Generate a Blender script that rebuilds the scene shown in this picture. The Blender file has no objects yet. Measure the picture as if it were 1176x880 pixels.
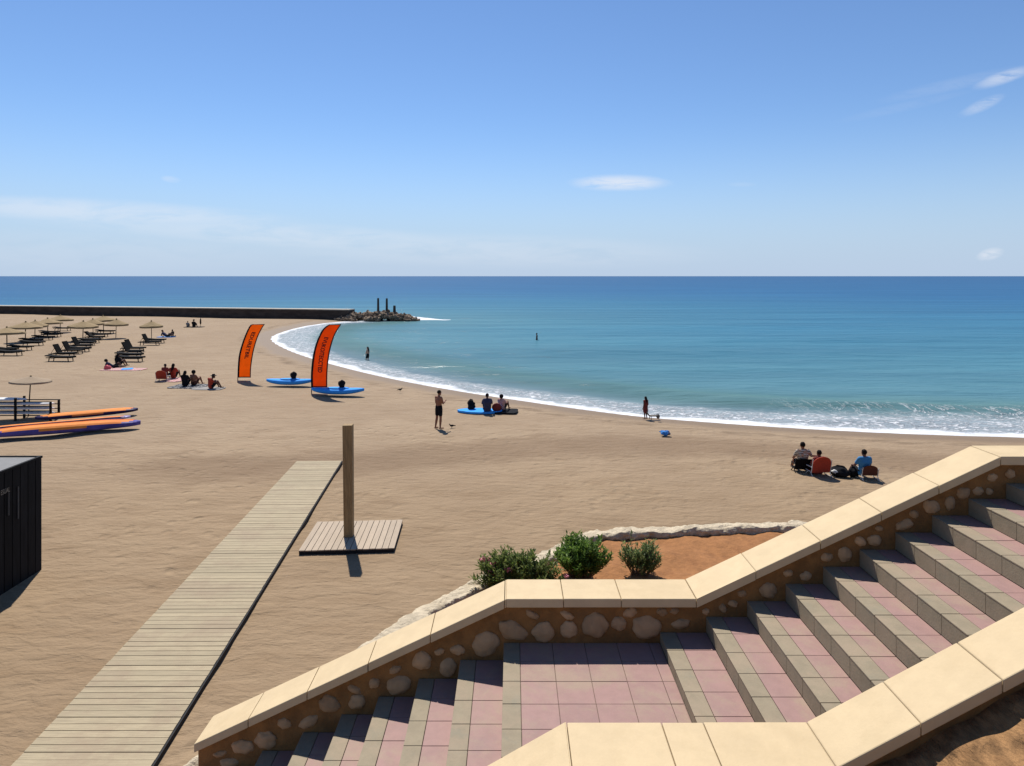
import bpy, math, random
import numpy as np
from mathutils import Vector, Matrix, noise as mnoise

R = math.radians
C = bpy.context.scene.collection
SC = bpy.context.scene
random.seed(7)
F = 780.0; CU = 588.0; CV = 317.0; H = 7.5          # focal length in photo pixels, horizon, eye height
SEA = -0.4

def at(u, v, z=0.0):
    d = (H - z) * F / (v - CV)
    return Vector(((u - CU) / F * d, d, z))
def atd(u, v, d):
    return Vector(((u - CU) / F * d, d, H - (v - CV) / F * d))

# ------------------------------------------------------------------ mesh builder
class MB:
    def __init__(s): s.v = []; s.f = []
    def add(s, vs, fs):
        o = len(s.v); s.v += [tuple(p) for p in vs]; s.f += [tuple(i + o for i in f) for f in fs]; return s
    def box(s, x0, x1, y0, y1, z0, z1):
        return s.add([(x0,y0,z0),(x1,y0,z0),(x1,y1,z0),(x0,y1,z0),(x0,y0,z1),(x1,y0,z1),(x1,y1,z1),(x0,y1,z1)],
                     [(3,2,1,0),(4,5,6,7),(0,1,5,4),(1,2,6,5),(2,3,7,6),(3,0,4,7)])
    def hexa(s, b, t):      # bottom quad, top quad (same order, counter-clockwise from above)
        return s.add(list(b) + list(t), [(3,2,1,0),(4,5,6,7),(0,1,5,4),(1,2,6,5),(2,3,7,6),(3,0,4,7)])
    def tube(s, pts, rad, n=8, cap=True):
        pts = [Vector(p) for p in pts]; k = len(pts)
        rad = rad if hasattr(rad, '__len__') else [rad] * k
        rings = []
        for i, p in enumerate(pts):
            t = (pts[min(i+1, k-1)] - pts[max(i-1, 0)]).normalized()
            a = t.cross(Vector((0,0,1)) if abs(t.z) < .9 else Vector((1,0,0))).normalized(); b = t.cross(a)
            rings.append([p + (a * math.cos(2*math.pi*j/n) + b * math.sin(2*math.pi*j/n)) * rad[i] for j in range(n)])
        vs = [q for r in rings for q in r]; fs = []
        for i in range(k-1):
            for j in range(n):
                fs.append((i*n+j, i*n+(j+1)%n, (i+1)*n+(j+1)%n, (i+1)*n+j))
        if cap:
            fs.append(tuple(range(n-1, -1, -1))); fs.append(tuple((k-1)*n + j for j in range(n)))
        return s.add(vs, fs)
    def ball(s, c, r, seg=12, ring=8, rot=None, jit=0.0, seed=0):
        c = Vector(c); r = r if hasattr(r, '__len__') else (r, r, r)
        rn = random.Random(seed); off = Vector((rn.random()*50, rn.random()*50, rn.random()*50))
        def P(th, ph):
            q = Vector((math.sin(th)*math.cos(ph), math.sin(th)*math.sin(ph), math.cos(th)))
            k = 1 + (jit * mnoise.noise(q * 1.7 + off) * 2 if jit else 0)
            q = Vector((q.x*r[0]*k, q.y*r[1]*k, q.z*r[2]*k))
            if rot: q = rot @ q
            return c + q
        vs = [P(0, 0)]
        for i in range(1, ring):
            for j in range(seg): vs.append(P(math.pi*i/ring, 2*math.pi*j/seg))
        vs.append(P(math.pi, 0)); fs = []
        for j in range(seg):
            fs.append((0, 1+j, 1+(j+1)%seg))
            fs.append((len(vs)-1, 1+(ring-2)*seg+(j+1)%seg, 1+(ring-2)*seg+j))
        for i in range(ring-2):
            for j in range(seg):
                a = 1+i*seg
                fs.append((a+j, a+seg+j, a+seg+(j+1)%seg, a+(j+1)%seg))
        return s.add(vs, fs)
    def cap(s, a, b, ra, rb):     # tapered capsule
        s.ball(a, ra, 12, 8); s.ball(b, rb, 12, 8); s.tube([a, b], [ra, rb], 12); return s
    def mesh(s, name, org=(0,0,0)):
        me = bpy.data.meshes.new(name)
        o = Vector(org)
        me.from_pydata([tuple(Vector(p) - o) for p in s.v], [], s.f); me.update()
        return me
    def build(s, name, m, parent=None, smooth=False, bevel=0.0, org=None):
        o = bpy.data.objects.new(name, None) if False else None
        me = s.mesh(name, org if org is not None else (0,0,0))
        o = bpy.data.objects.new(name, me); C.objects.link(o)
        me.materials.append(m)
        if smooth: me.polygons.foreach_set('use_smooth', [True]*len(me.polygons))
        if parent: o.parent = parent
        if bevel:
            b = o.modifiers.new('bevel', 'BEVEL'); b.width = bevel; b.segments = 2; b.limit_method = 'ANGLE'
        return o

def fused(mb, name, m, parent=None, voxel=.012, smooth_it=3, loc=None, noise_amp=0.0, noise_sc=3.0, dec=0.0):
    """closed shapes grown together into one continuous surface"""
    t = bpy.data.objects.new('tmp', mb.mesh('tmp')); C.objects.link(t)
    r = t.modifiers.new('r', 'REMESH'); r.mode = 'VOXEL'; r.voxel_size = voxel
    if smooth_it:
        sm = t.modifiers.new('s', 'SMOOTH'); sm.factor = .5; sm.iterations = smooth_it
    if dec:
        de = t.modifiers.new('d', 'DECIMATE'); de.ratio = dec
    bpy.context.view_layer.update()
    dg = bpy.context.evaluated_depsgraph_get()
    me = bpy.data.meshes.new_from_object(t.evaluated_get(dg)); me.name = name
    tm = t.data
    bpy.data.objects.remove(t); bpy.data.meshes.remove(tm)
    if noise_amp:
        for v in me.vertices:
            p = v.co; v.co = p + v.normal * noise_amp * (mnoise.noise(p*noise_sc) + .5*mnoise.noise(p*noise_sc*2.3))
    me.materials.clear(); me.materials.append(m)
    me.polygons.foreach_set('use_smooth', [True]*len(me.polygons))
    o = bpy.data.objects.new(name, me); C.objects.link(o)
    if parent: o.parent = parent
    if loc is not None: o.location = loc
    return o

def tag(o, label=None, cat=None, group=None, kind=None):
    if label: o['label'] = label
    if cat: o['category'] = cat
    if group: o['group'] = group
    if kind: o['kind'] = kind
    return o
def thing(name, label, cat, loc=(0,0,0), rz=0, group=None):
    o = bpy.data.objects.new(name, None); C.objects.link(o); o.empty_display_size = .2
    o.location = loc; o.rotation_euler = (0,0,rz)
    return tag(o, label, cat, group)
def copy_tree(o, parent=None):
    c = o.copy(); C.objects.link(c)
    if parent: c.parent = parent
    for ch in list(o.children): copy_tree(ch, c)
    return c

# ------------------------------------------------------------------ materials
class NT:
    def __init__(s, mat):
        s.t = mat.node_tree; s.n = s.t.nodes
    def new(s, typ, **kw):
        n = s.n.new(typ)
        for k, v in kw.items(): setattr(n, k, v)
        return n
    def link(s, a, b): s.t.links.new(a, b)
    def val(s, sock, v):
        if hasattr(v, 'links') or isinstance(v, bpy.types.NodeSocket): s.link(v, sock)
        else: sock.default_value = v
    def math(s, op, a, b=0.0, c=0.0, clamp=False):
        n = s.new('ShaderNodeMath', operation=op, use_clamp=clamp)
        s.val(n.inputs[0], a); s.val(n.inputs[1], b); s.val(n.inputs[2], c)
        return n.outputs[0]
    def mix(s, fac, a, b, blend='MIX'):
        n = s.new('ShaderNodeMix', data_type='RGBA', blend_type=blend, clamp_factor=True)
        s.val(n.inputs['Factor'], fac)
        for so, v in ((n.inputs['A'], a), (n.inputs['B'], b)):
            pass
        s.val(n.inputs[6], a if not isinstance(a, tuple) else (*a, 1)[:4]); s.val(n.inputs[7], b if not isinstance(b, tuple) else (*b, 1)[:4])
        return n.outputs[2]
    def noise(s, vec, scale, detail=4, rough=.55, dist=0.0):
        n = s.new('ShaderNodeTexNoise'); n.inputs['Scale'].default_value = scale; n.inputs['Detail'].default_value = detail
        n.inputs['Roughness'].default_value = rough; n.inputs['Distortion'].default_value = dist
        if vec is not None: s.link(vec, n.inputs['Vector'])
        return n.outputs['Fac']
    def ss(s, x, a, b):       # smoothstep from a to b
        n = s.new('ShaderNodeMapRange', interpolation_type='SMOOTHSTEP')
        s.val(n.inputs['Value'], x); s.val(n.inputs['From Min'], a); s.val(n.inputs['From Max'], b)
        return n.outputs['Result']
    def mapping(s, vec, scale=(1,1,1), rot=(0,0,0), loc=(0,0,0)):
        n = s.new('ShaderNodeMapping'); s.link(vec, n.inputs['Vector'])
        n.inputs['Scale'].default_value = scale; n.inputs['Rotation'].default_value = rot; n.inputs['Location'].default_value = loc
        return n.outputs['Vector']

def base_mat(name, rough=.8, spec=.3):
    m = bpy.data.materials.new(name); m.use_nodes = True
    k = NT(m); b = k.n['Principled BSDF']
    b.inputs['Roughness'].default_value = rough
    b.inputs['Specular IOR Level'].default_value = spec
    return m, k, b

def mat(name, col, rough=.8, var=.15, scale=6.0, bump=0.0, bscale=None, stretch=(1,1,1), island=0.0, spec=.3, dark=None, metal=0.0):
    m, k, b = base_mat(name, rough, spec)
    b.inputs['Metallic'].default_value = metal
    tc = k.new('ShaderNodeTexCoord').outputs['Object']
    vec = k.mapping(tc, stretch)
    n = k.noise(vec, scale, 5, .6)
    lo = tuple(c*(1-var) for c in col); hi = tuple(min(1, c*(1+var)) for c in col)
    out = k.mix(k.ss(n, .3, .7), lo, hi)
    if dark:       # blotches of dirt
        n2 = k.noise(vec, scale*.37, 4, .65)
        out = k.mix(k.ss(n2, .52, .72), out, k.mix(.6, out, dark))
    if island:
        g = k.new('ShaderNodeObjectInfo').outputs['Random'] if name in ('cobble', 'jetty rock') else k.new('ShaderNodeNewGeometry').outputs['Random Per Island']
        f = k.math('MULTIPLY_ADD', g, 2*island, 1-island)
        cb = k.new('ShaderNodeCombineXYZ')
        for i in range(3): k.link(f, cb.inputs[i])
        out = k.mix(1.0, out, cb.outputs[0], 'MULTIPLY')
    k.link(out, b.inputs['Base Color'])
    if bump:
        bn = k.new('ShaderNodeBump'); bn.inputs['Strength'].default_value = 1; bn.inputs['Distance'].default_value = bump
        k.link(k.noise(vec, bscale or scale*4, 6, .6), bn.inputs['Height']); k.link(bn.outputs[0], b.inputs['Normal'])
    return m

M = {}
M['coping'] = mat('coping stone', (0.53, 0.405, 0.24), .75, .05, 5, .0012, 60, island=.035, dark=(.50,.385,.225))
M['mortar'] = mat('brown render', (0.235, 0.114, 0.036), .95, .22, 7, .008, 24, dark=(.16,.085,.035))
M['cobble'] = mat('cobble', (0.38, 0.24, 0.125), .85, .14, 9, .003, 45, island=.22)
M['nosing'] = mat('grey green nosing stone', (0.235, 0.192, 0.128), .8, .07, 12, .0015, 70, island=.05, dark=(.2,.18,.13))
M['pinktile'] = mat('pink tile', (0.275, 0.163, 0.143), .7, .06, 10, .001, 80, island=.05, dark=(.24,.155,.14))
def dust(m, col, amount, sc):
    k = NT(m); b = k.n['Principled BSDF']; src = b.inputs['Base Color'].links[0].from_socket
    p = k.new('ShaderNodeNewGeometry').outputs['Position']
    n = k.noise(k.mapping(p, (1,1,1)), sc, 7, .7, .4); n2 = k.noise(p, sc*9, 4, .7)
    f = k.math('MULTIPLY', k.ss(k.math('MULTIPLY_ADD', n2, .22, n), .55, .80), amount)
    k.link(k.mix(f, src, col), b.inputs['Base Color'])
pass
M['grout'] = mat('grout', (0.2, 0.14, 0.115), .95, .1, 20)
M['slat'] = mat('pale slat', (0.322, 0.262, 0.168), .85, .10, 3, .002, 12, (1,14,14), island=.09, dark=(.22,.175,.115))
M['deck'] = mat('pinkish deck plank', (0.36, 0.285, 0.208), .85, .09, 3, .002, 14, (14,1,14), island=.07)
M['edgeblack'] = mat('black edge', (.02,.02,.022), .6, .2, 8)
M['post'] = mat('post wood', (0.27, 0.18, 0.085), .8, .22, 4, .004, 12, (9,9,.7), dark=(.2,.12,.05))
M['blackboard'] = mat('black boards', (.010,.010,.011), .75, .3, 4, .001, 20, (4,4,.5), island=.25, spec=.12)
M['rubber'] = mat('black rubber', (.012,.012,.013), .7, .2, 10, spec=.2)
M['roofgrey'] = mat('grey roof sheet', (0.15, 0.145, 0.14), .6, .12, 3)
M['steel'] = mat('grey steel', (0.2, 0.2, 0.2), .4, .1, 8, metal=.6)
M['paleplastic'] = mat('pale plastic', (0.5, 0.49, 0.46), .5, .05, 8)
M['white'] = mat('white paint', (0.5, 0.49, 0.46), .5, .05, 8)
M['boardwhite'] = mat('white board', (0.68, 0.67, 0.66), .35, .05, 6)
M['rockpale'] = mat('pale rock', (.47,.39,.275), .95, .2, 5, .05, 13, dark=(.25,.19,.12))
M['bedsoil'] = mat('orange soil', (0.265, 0.118, 0.043), .98, .14, 5, .03, 11, dark=(.18,.075,.027))
M['banksoil'] = mat('brown soil', (0.24, 0.13, 0.055), .98, .35, 18, .035, 30, (1,.35,1), dark=(.17,.08,.03))
M['jetty'] = mat('shaded jetty face', (0.055, 0.042, 0.034), .95, .3, .6, .03, 3, (1,1,3), dark=(.03,.024,.02))  # face turned from the sun; its shade is put into this dark colour
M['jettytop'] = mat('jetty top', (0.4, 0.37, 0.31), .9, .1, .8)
M['jrock'] = mat('jetty rock', (0.21, 0.15, 0.1), .95, .35, 2.2, .06, 5, island=.3, dark=(.10,.065,.045))
M['darkpost'] = mat('dark timber', (.05,.04,.033), .9, .3, 5)
M['thatch'] = mat('straw thatch', (0.26, 0.185, 0.095), .95, .25, 30, .012, 60, (1,1,1), dark=(.2,.14,.07))
M['sunbed'] = mat('dark mesh fabric', (0.006, 0.0055, 0.0055), .8, .3, 12, spec=.15)
M['sunframe'] = mat('dark frame', (0.011, 0.01, 0.01), .6, .2, 9)
M['orange'] = mat('orange banner', (0.86, 0.26, 0.008), .7, .05, 3)
M['orange2'] = mat('deep orange banner', (0.8, 0.165, 0.005), .7, .05, 3)
M['black'] = mat('black cloth', (.012,.012,.014), .85, .2, 9, spec=.15)
M['letter'] = mat('lettering', (0.03, 0.012, 0.008), .8, .1, 9)
M['kayakblue'] = mat('blue hull', (0.045, 0.3, 0.78), .65, .06, 3, dark=(.035,.2,.52))
M['boardorange'] = mat('orange board', (0.66, 0.22, 0.05), .65, .08, 2, dark=(.58,.15,.03))
M['boardred'] = mat('red orange board', (0.6, 0.12, 0.03), .65, .08, 2)
M['purple'] = mat('violet underside', (0.085, 0.07, 0.26), .4, .2, 2, dark=(.045,.035,.14))
M['lilac'] = mat('lilac stripe', (0.36, 0.31, 0.5), .4, .1, 2)
M['navy'] = mat('navy stripe', (.02,.016,.06), .5, .2, 4)
M['skin'] = mat('tanned skin', (0.24, 0.1, 0.055), .6, .1, 8)
M['skindark'] = mat('deep tan skin', (0.12, 0.05, 0.032), .6, .1, 8)
M['skinpale'] = mat('light skin', (.48,.27,.18), .6, .1, 8)
M['hair'] = mat('dark hair', (.012,.009,.008), .7, .3, 20, .004, 60)
M['red'] = mat('red fabric', (0.32, 0.035, 0.016), .8, .1, 12)
M['darkred'] = mat('dark red fabric', (0.15, 0.025, 0.02), .85, .15, 12)
M['brownred'] = mat('brown fabric', (.085,.025,.014), .85, .1, 12)
M['blueshirt'] = mat('blue shirt', (0.04, 0.18, 0.36), .85, .08, 7)
M['navyshirt'] = mat('navy shirt', (0.032, 0.036, 0.075), .9, .15, 9)
M['bluetowel'] = mat('blue towel', (0.045, 0.2, 0.5), .95, .25, 8)
M['pinkcloth'] = mat('pink cloth', (0.55, 0.1, 0.12), .9, .12, 8)
M['greytowel'] = mat('grey towel', (0.24, 0.225, 0.21), .95, .12, 12)
M['sandcloth'] = mat('sandy canvas', (.275,.205,.138), .95, .06, 9)
M['sunframe2'] = mat('dull grey metal', (.07,.07,.07), .6, .1, 9)
M['bark'] = mat('stem bark', (.11,.075,.045), .9, .2, 12)
M['blossom'] = mat('pink blossom', (0.5, 0.16, 0.2), .7, .3, 20, island=.3)
M['feather'] = mat('dark feather', (.012,.012,.014), .8, .3, 15)
M['greyback'] = mat('grey brown cloth', (.10,.085,.07), .9, .2, 12)

for q in ('sunbed','black','hair','boardorange','boardred','kayakblue','purple','lilac','boardwhite','sunframe','feather','navy','edgeblack'):
    M[q].node_tree.nodes['Principled BSDF'].inputs['Specular IOR Level'].default_value = .06

dust(M['nosing'], (.29,.22,.15), .75, 1.9); dust(M['pinktile'], (.29,.215,.15), .75, 1.9); dust(M['coping'], (.42,.31,.17), .28, 2.6); dust(M['slat'], (.265,.195,.13), .6, .9)
def leaf_mat(name, c1, c2):
    m, k, b = base_mat(name, .55, .3)
    g = k.new('ShaderNodeNewGeometry').outputs['Random Per Island']
    k.link(k.mix(g, c1, c2), b.inputs['Base Color'])
    tr = k.new('ShaderNodeBsdfTranslucent'); k.link(k.mix(g, tuple(c*1.2 for c in c1), tuple(c*1.2 for c in c2)), tr.inputs['Color'])
    ms = k.new('ShaderNodeMixShader'); ms.inputs[0].default_value = .42
    k.link(b.outputs[0], ms.inputs[1]); k.link(tr.outputs[0], ms.inputs[2])
    k.link(ms.outputs[0], k.n['Material Output'].inputs['Surface'])
    return m
M['leafA'] = leaf_mat('olive oleander leaf', (.075,.125,.024), (.20,.225,.065))
M['leafB'] = leaf_mat('green oleander leaf', (.06,.135,.02), (.175,.26,.05))
M['leafC'] = leaf_mat('grey green leaf', (.08,.135,.038), (.21,.245,.095))

for nm in ('orange', 'orange2'):
    k = NT(M[nm]); b = k.n['Principled BSDF']; tr = k.new('ShaderNodeBsdfTranslucent'); src = b.inputs['Base Color'].links[0].from_socket
    k.link(src, tr.inputs['Color']); ms = k.new('ShaderNodeMixShader'); ms.inputs[0].default_value = .62
    k.link(b.outputs[0], ms.inputs[1]); k.link(tr.outputs[0], ms.inputs[2]); k.link(ms.outputs[0], k.n['Material Output'].inputs['Surface'])

def stripe_mat(name, cols, scale, axis='Z'):
    m, k, b = base_mat(name, .85)
    tc = k.new('ShaderNodeTexCoord').outputs['Object']
    w = k.new('ShaderNodeTexWave', wave_type='BANDS', bands_direction=axis); w.inputs['Scale'].default_value = scale
    w.inputs['Distortion'].default_value = 1.2; w.inputs['Detail'].default_value = 1
    k.link(tc, w.inputs['Vector'])
    out = k.mix(k.ss(w.outputs['Fac'], .42, .58), cols[0], cols[1])
    if len(cols) > 2:
        n = k.noise(tc, 9, 2); out = k.mix(k.ss(n, .52, .6), out, cols[2])
    k.link(out, b.inputs['Base Color']); return m
M['stripeshirt'] = stripe_mat('striped shirt', [(.55,.50,.42), (.09,.075,.06), (.40,.24,.16)], 5)
M['redstripe'] = stripe_mat('red and white cloth', [(.38,.04,.035), (.46,.43,.40)], 5, 'X')
M['patternred'] = stripe_mat('red patterned cloth', [(.38,.05,.04), (.60,.52,.46)], 6, 'DIAGONAL')
M['patternblack'] = stripe_mat('black and white cloth', [(.02,.02,.025), (.03,.03,.04), (.30,.29,.28)], 4, 'X')

# ------------------------------------------------------------------ shoreline
def spx(u, v): return (at(u, v, SEA).x, at(u, v, SEA).y)
bay = [(-30.0,118.2), spx(404,369.6), spx(372,371.6), spx(345,376), spx(324,382), spx(312.5,387.5), spx(316,394), spx(334,403), spx(360,412),
       spx(400,423), spx(440,432.5), spx(490,442.5), spx(540,451), spx(600,460), spx(670,470), spx(740,478.5), spx(820,485), spx(900,490.5),
       spx(1000,496), spx(1090,499.5), spx(1176,502), (38,31.2), (60,27), (100,18), (200,-8), (420,-80), (900,-260)]
def smooth_poly(P, n=12):
    P = [np.array(p) for p in P]; out = []
    for i in range(len(P)-1):
        p0 = P[max(i-1,0)]; p1 = P[i]; p2 = P[i+1]; p3 = P[min(i+2, len(P)-1)]
        for t in np.linspace(0, 1, n, endpoint=False):
            out.append(.5*((2*p1) + (-p0+p2)*t + (2*p0-5*p1+4*p2-p3)*t*t + (-p0+3*p1-3*p2+p3)*t**3))
    out.append(P[-1]); return np.array(out)
BAY = smooth_poly(bay)
JL0, JL1 = np.array((-420.0, 219.8)), np.array((-28.6, 119.0))
LAND = np.vstack([np.array([(-20000.0, 5242.0), (-420.0,221.8), (-29.0,121.2), (-26.0,121.0)]), BAY, np.array([(900.0,-6000.0), (-20000.0,-6000.0)])])
def seg_dist(P, A, closed=False):
    d2 = np.full(len(P), 1e18)
    n = len(A) if closed else len(A)-1
    for i in range(n):
        a = A[i]; b = A[(i+1) % len(A)]; ab = b-a
        t = np.clip(((P-a)@ab)/max(ab@ab,1e-9), 0, 1)
        q = P - (a + t[:,None]*ab); d2 = np.minimum(d2, (q*q).sum(1))
    return np.sqrt(d2)
def inside(P, A):
    r = np.zeros(len(P), bool); n = len(A)
    for i in range(n):
        x1,y1 = A[i]; x2,y2 = A[(i+1)%n]
        if y1 == y2: continue
        c = ((y1 > P[:,1]) != (y2 > P[:,1])) & (P[:,0] < (x2-x1)*(P[:,1]-y1)/(y2-y1)+x1)
        r ^= c
    return r
def grid_axis(lo, hi, step, ext_lo, ext_hi, g=1.35):
    a = list(np.arange(lo, hi+1e-6, step)); s = step; x = lo; pre = []
    while x > ext_lo: s *= g; x -= s; pre.append(x)
    s = step; x = a[-1]; post = []
    while x < ext_hi: s *= g; x += s; post.append(x)
    return np.array(pre[::-1] + a + post)
def sines(P, wl, seed, n=7):
    rn = np.random.RandomState(seed); z = np.zeros(len(P))
    for i in range(n):
        th = rn.rand()*2*math.pi; k = 2*math.pi/(wl*(.6+.9*rn.rand()))
        z += np.sin(P[:,0]*k*math.cos(th)+P[:,1]*k*math.sin(th)+rn.rand()*6.28)
    return z/math.sqrt(n)
def grid_mesh(name, X, Y, fz, attrs, m):
    gx, gy = np.meshgrid(X, Y); P = np.stack([gx.ravel(), gy.ravel()], 1)
    z, at_ = fz(P)
    me = bpy.data.meshes.new(name)
    nx, ny = len(X), len(Y)
    co = np.column_stack([P, z]).astype(np.float32)
    idx = np.arange(nx*ny).reshape(ny, nx)
    q = np.stack([idx[:-1,:-1], idx[:-1,1:], idx[1:,1:], idx[1:,:-1]], -1).reshape(-1,4)
    me.vertices.add(len(co)); me.vertices.foreach_set('co', co.ravel())
    me.loops.add(q.size); me.loops.foreach_set('vertex_index', q.ravel().astype(np.int32))
    me.polygons.add(len(q)); me.polygons.foreach_set('loop_start', (np.arange(len(q))*4).astype(np.int32)); me.polygons.foreach_set('loop_total', np.full(len(q), 4, np.int32))
    me.update(calc_edges=True); me.validate()
    me.polygons.foreach_set('use_smooth', [True]*len(me.polygons))
    for k_, a in at_.items():
        at = me.attributes.new(k_, 'FLOAT', 'POINT'); at.data.foreach_set('value', a.astype(np.float32))
    me.materials.append(m)
    o = bpy.data.objects.new(name, me); C.objects.link(o); return o

# ------------------------------------------------------------------ sand
def sand_material():
    m, k, b = base_mat('beach sand', .95, .15)
    geo = k.new('ShaderNodeNewGeometry').outputs['Position']
    sd = k.new('ShaderNodeAttribute', attribute_name='sd').outputs['Fac']
    band = k.new('ShaderNodeAttribute', attribute_name='band').outputs['Fac']
    big = k.noise(geo, .12, 4, .6); mid = k.noise(k.mapping(geo, (.6,1.5,1)), .9, 5, .62); fine = k.noise(geo, 22, 3, .7)
    rip = k.noise(k.mapping(geo, (.9,1.9,1), (0,0,R(14))), 1.9, 3, .5, .5)
    rip2 = k.noise(k.mapping(geo, (.9,1.9,1), (0,0,R(-24))), 4.2, 4, .62, .5)
    foot = k.new('ShaderNodeTexVoronoi', feature='SMOOTH_F1'); foot.inputs['Scale'].default_value = 1.9; foot.inputs['Smoothness'].default_value = .35
    k.link(k.mapping(geo, (1,.8,1), (0,0,.5)), foot.inputs['Vector'])
    c = k.mix(k.ss(big, .3, .7), (.268,.195,.131), (.305,.226,.153))
    c = k.mix(k.ss(mid, .42, .75), c, (.243,.173,.113))
    c = k.mix(k.math('MULTIPLY', k.ss(fine, .5, .8), .35), c, (.19,.13,.082))
    nr = k.new('ShaderNodeAttribute', attribute_name='near').outputs['Fac']
    nr = k.ss(k.math('ADD', nr, k.math('MULTIPLY_ADD', big, .5, -.25)), .1, .9)
    c = k.mix(1.0, c, k.mix(nr, (.995,.99,.96), (.89,.85,.765)), 'MULTIPLY')
    # trodden, damper band of sand
    bn = k.math('ADD', band, k.math('MULTIPLY_ADD', mid, .8, -.4))
    c = k.mix(k.math('MULTIPLY', k.ss(bn, .25, .95), .55), c, (.155,.10,.06))
    # scattered dark weed and footprint litter
    sp = k.noise(k.mapping(geo, (.8,1.3,1)), 1.6, 6, .75)
    c = k.mix(k.math('MULTIPLY', k.ss(sp, .665, .74), .5), c, (.10,.066,.042))
    # wet sand near the water
    wn = k.math('ADD', sd, k.math('MULTIPLY_ADD', k.noise(k.mapping(geo,(.35,.35,1)), .7, 3), 2.4, -1.2))
    wet = k.math('SUBTRACT', 1.0, k.ss(wn, 1.5, 3.4))
    c = k.mix(k.math('MULTIPLY', wet, .85), c, (.165,.108,.058))
    edge = k.math('SUBTRACT', 1.0, k.ss(k.math('ABSOLUTE', k.math('SUBTRACT', wn, 3.3)), .0, .9))
    c = k.mix(k.math('MULTIPLY', edge, k.math('MULTIPLY', k.ss(mid,.4,.65), .6)), c, (.12,.082,.052))
    k.link(c, b.inputs['Base Color'])
    k.link(k.math('MULTIPLY_ADD', wet, -.4, .95), b.inputs['Roughness'])
    h = k.math('MULTIPLY_ADD', rip, 1.0, k.math('MULTIPLY_ADD', rip2, .42, k.math('MULTIPLY', fine, .05)))
    h = k.math('MULTIPLY_ADD', k.math('MULTIPLY', k.ss(foot.outputs['Distance'], .05, .38), k.ss(big, .38, .58)), .55, h)
    h = k.math('MULTIPLY', h, k.math('MULTIPLY_ADD', wet, -.85, 1.0))
    bp = k.new('ShaderNodeBump'); bp.inputs['Strength'].default_value = 1.0; bp.inputs['Distance'].default_value = .088
    k.link(h, bp.inputs['Height']); k.link(bp.outputs[0], b.inputs['Normal'])
    return m
def sand_z(P):
    ins = inside(P, LAND)
    d = seg_dist(P, np.vstack([LAND[1:4], BAY])); s = np.where(ins, d, -d)
    z = np.where(s > 0, SEA - .02 + (.42)*(1-np.exp(-s/3.0)), SEA - .02 - .075*np.minimum(-s, 60))
    damp = np.clip((s-2)/8, 0, 1)
    near = np.clip((60-np.abs(P[:,1]-10))/50, 0, 1)
    z += damp*near*(.035*sines(P, 5.0, 3) + .016*sines(P, 1.9, 5))
    # flatten where the boardwalk and the deck lie
    def quad_damp(z, x0, x1, y0, y1, w=1.0):
        dx = np.maximum(np.maximum(x0-P[:,0], P[:,0]-x1), 0); dy = np.maximum(np.maximum(y0-P[:,1], P[:,1]-y1), 0)
        kx = np.clip(np.hypot(dx, dy)/w, 0, 1); return z*kx + np.minimum(z, -.01)*(1-kx)
    z = quad_damp(z, -9.3, -3.0, 2, 28)
    z = quad_damp(z, -16, -11.8, 8, 18)
    z = quad_damp(z, -4, 12, 2, 20.5)
    u = CU + P[:,0]/np.maximum(P[:,1],1)*F
    return z, {'sd': s, 'near': np.clip((37-P[:,1])/20,0,1), 'band': np.exp(-((P[:,1]-(28.8+2.2*np.sin(P[:,0]*.16+.4)-.10*np.maximum(P[:,0],0)))/2.5)**2)*np.clip((P[:,0]+20)/8,0,1)}
sand = grid_mesh('beach', grid_axis(-40, 42, .4, -18000, 880), grid_axis(6, 60, .4, -5000, 190, 1.12), sand_z, None, sand_material())
tag(sand, 'pale brown rippled sand beach', 'beach', kind='structure')

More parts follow.
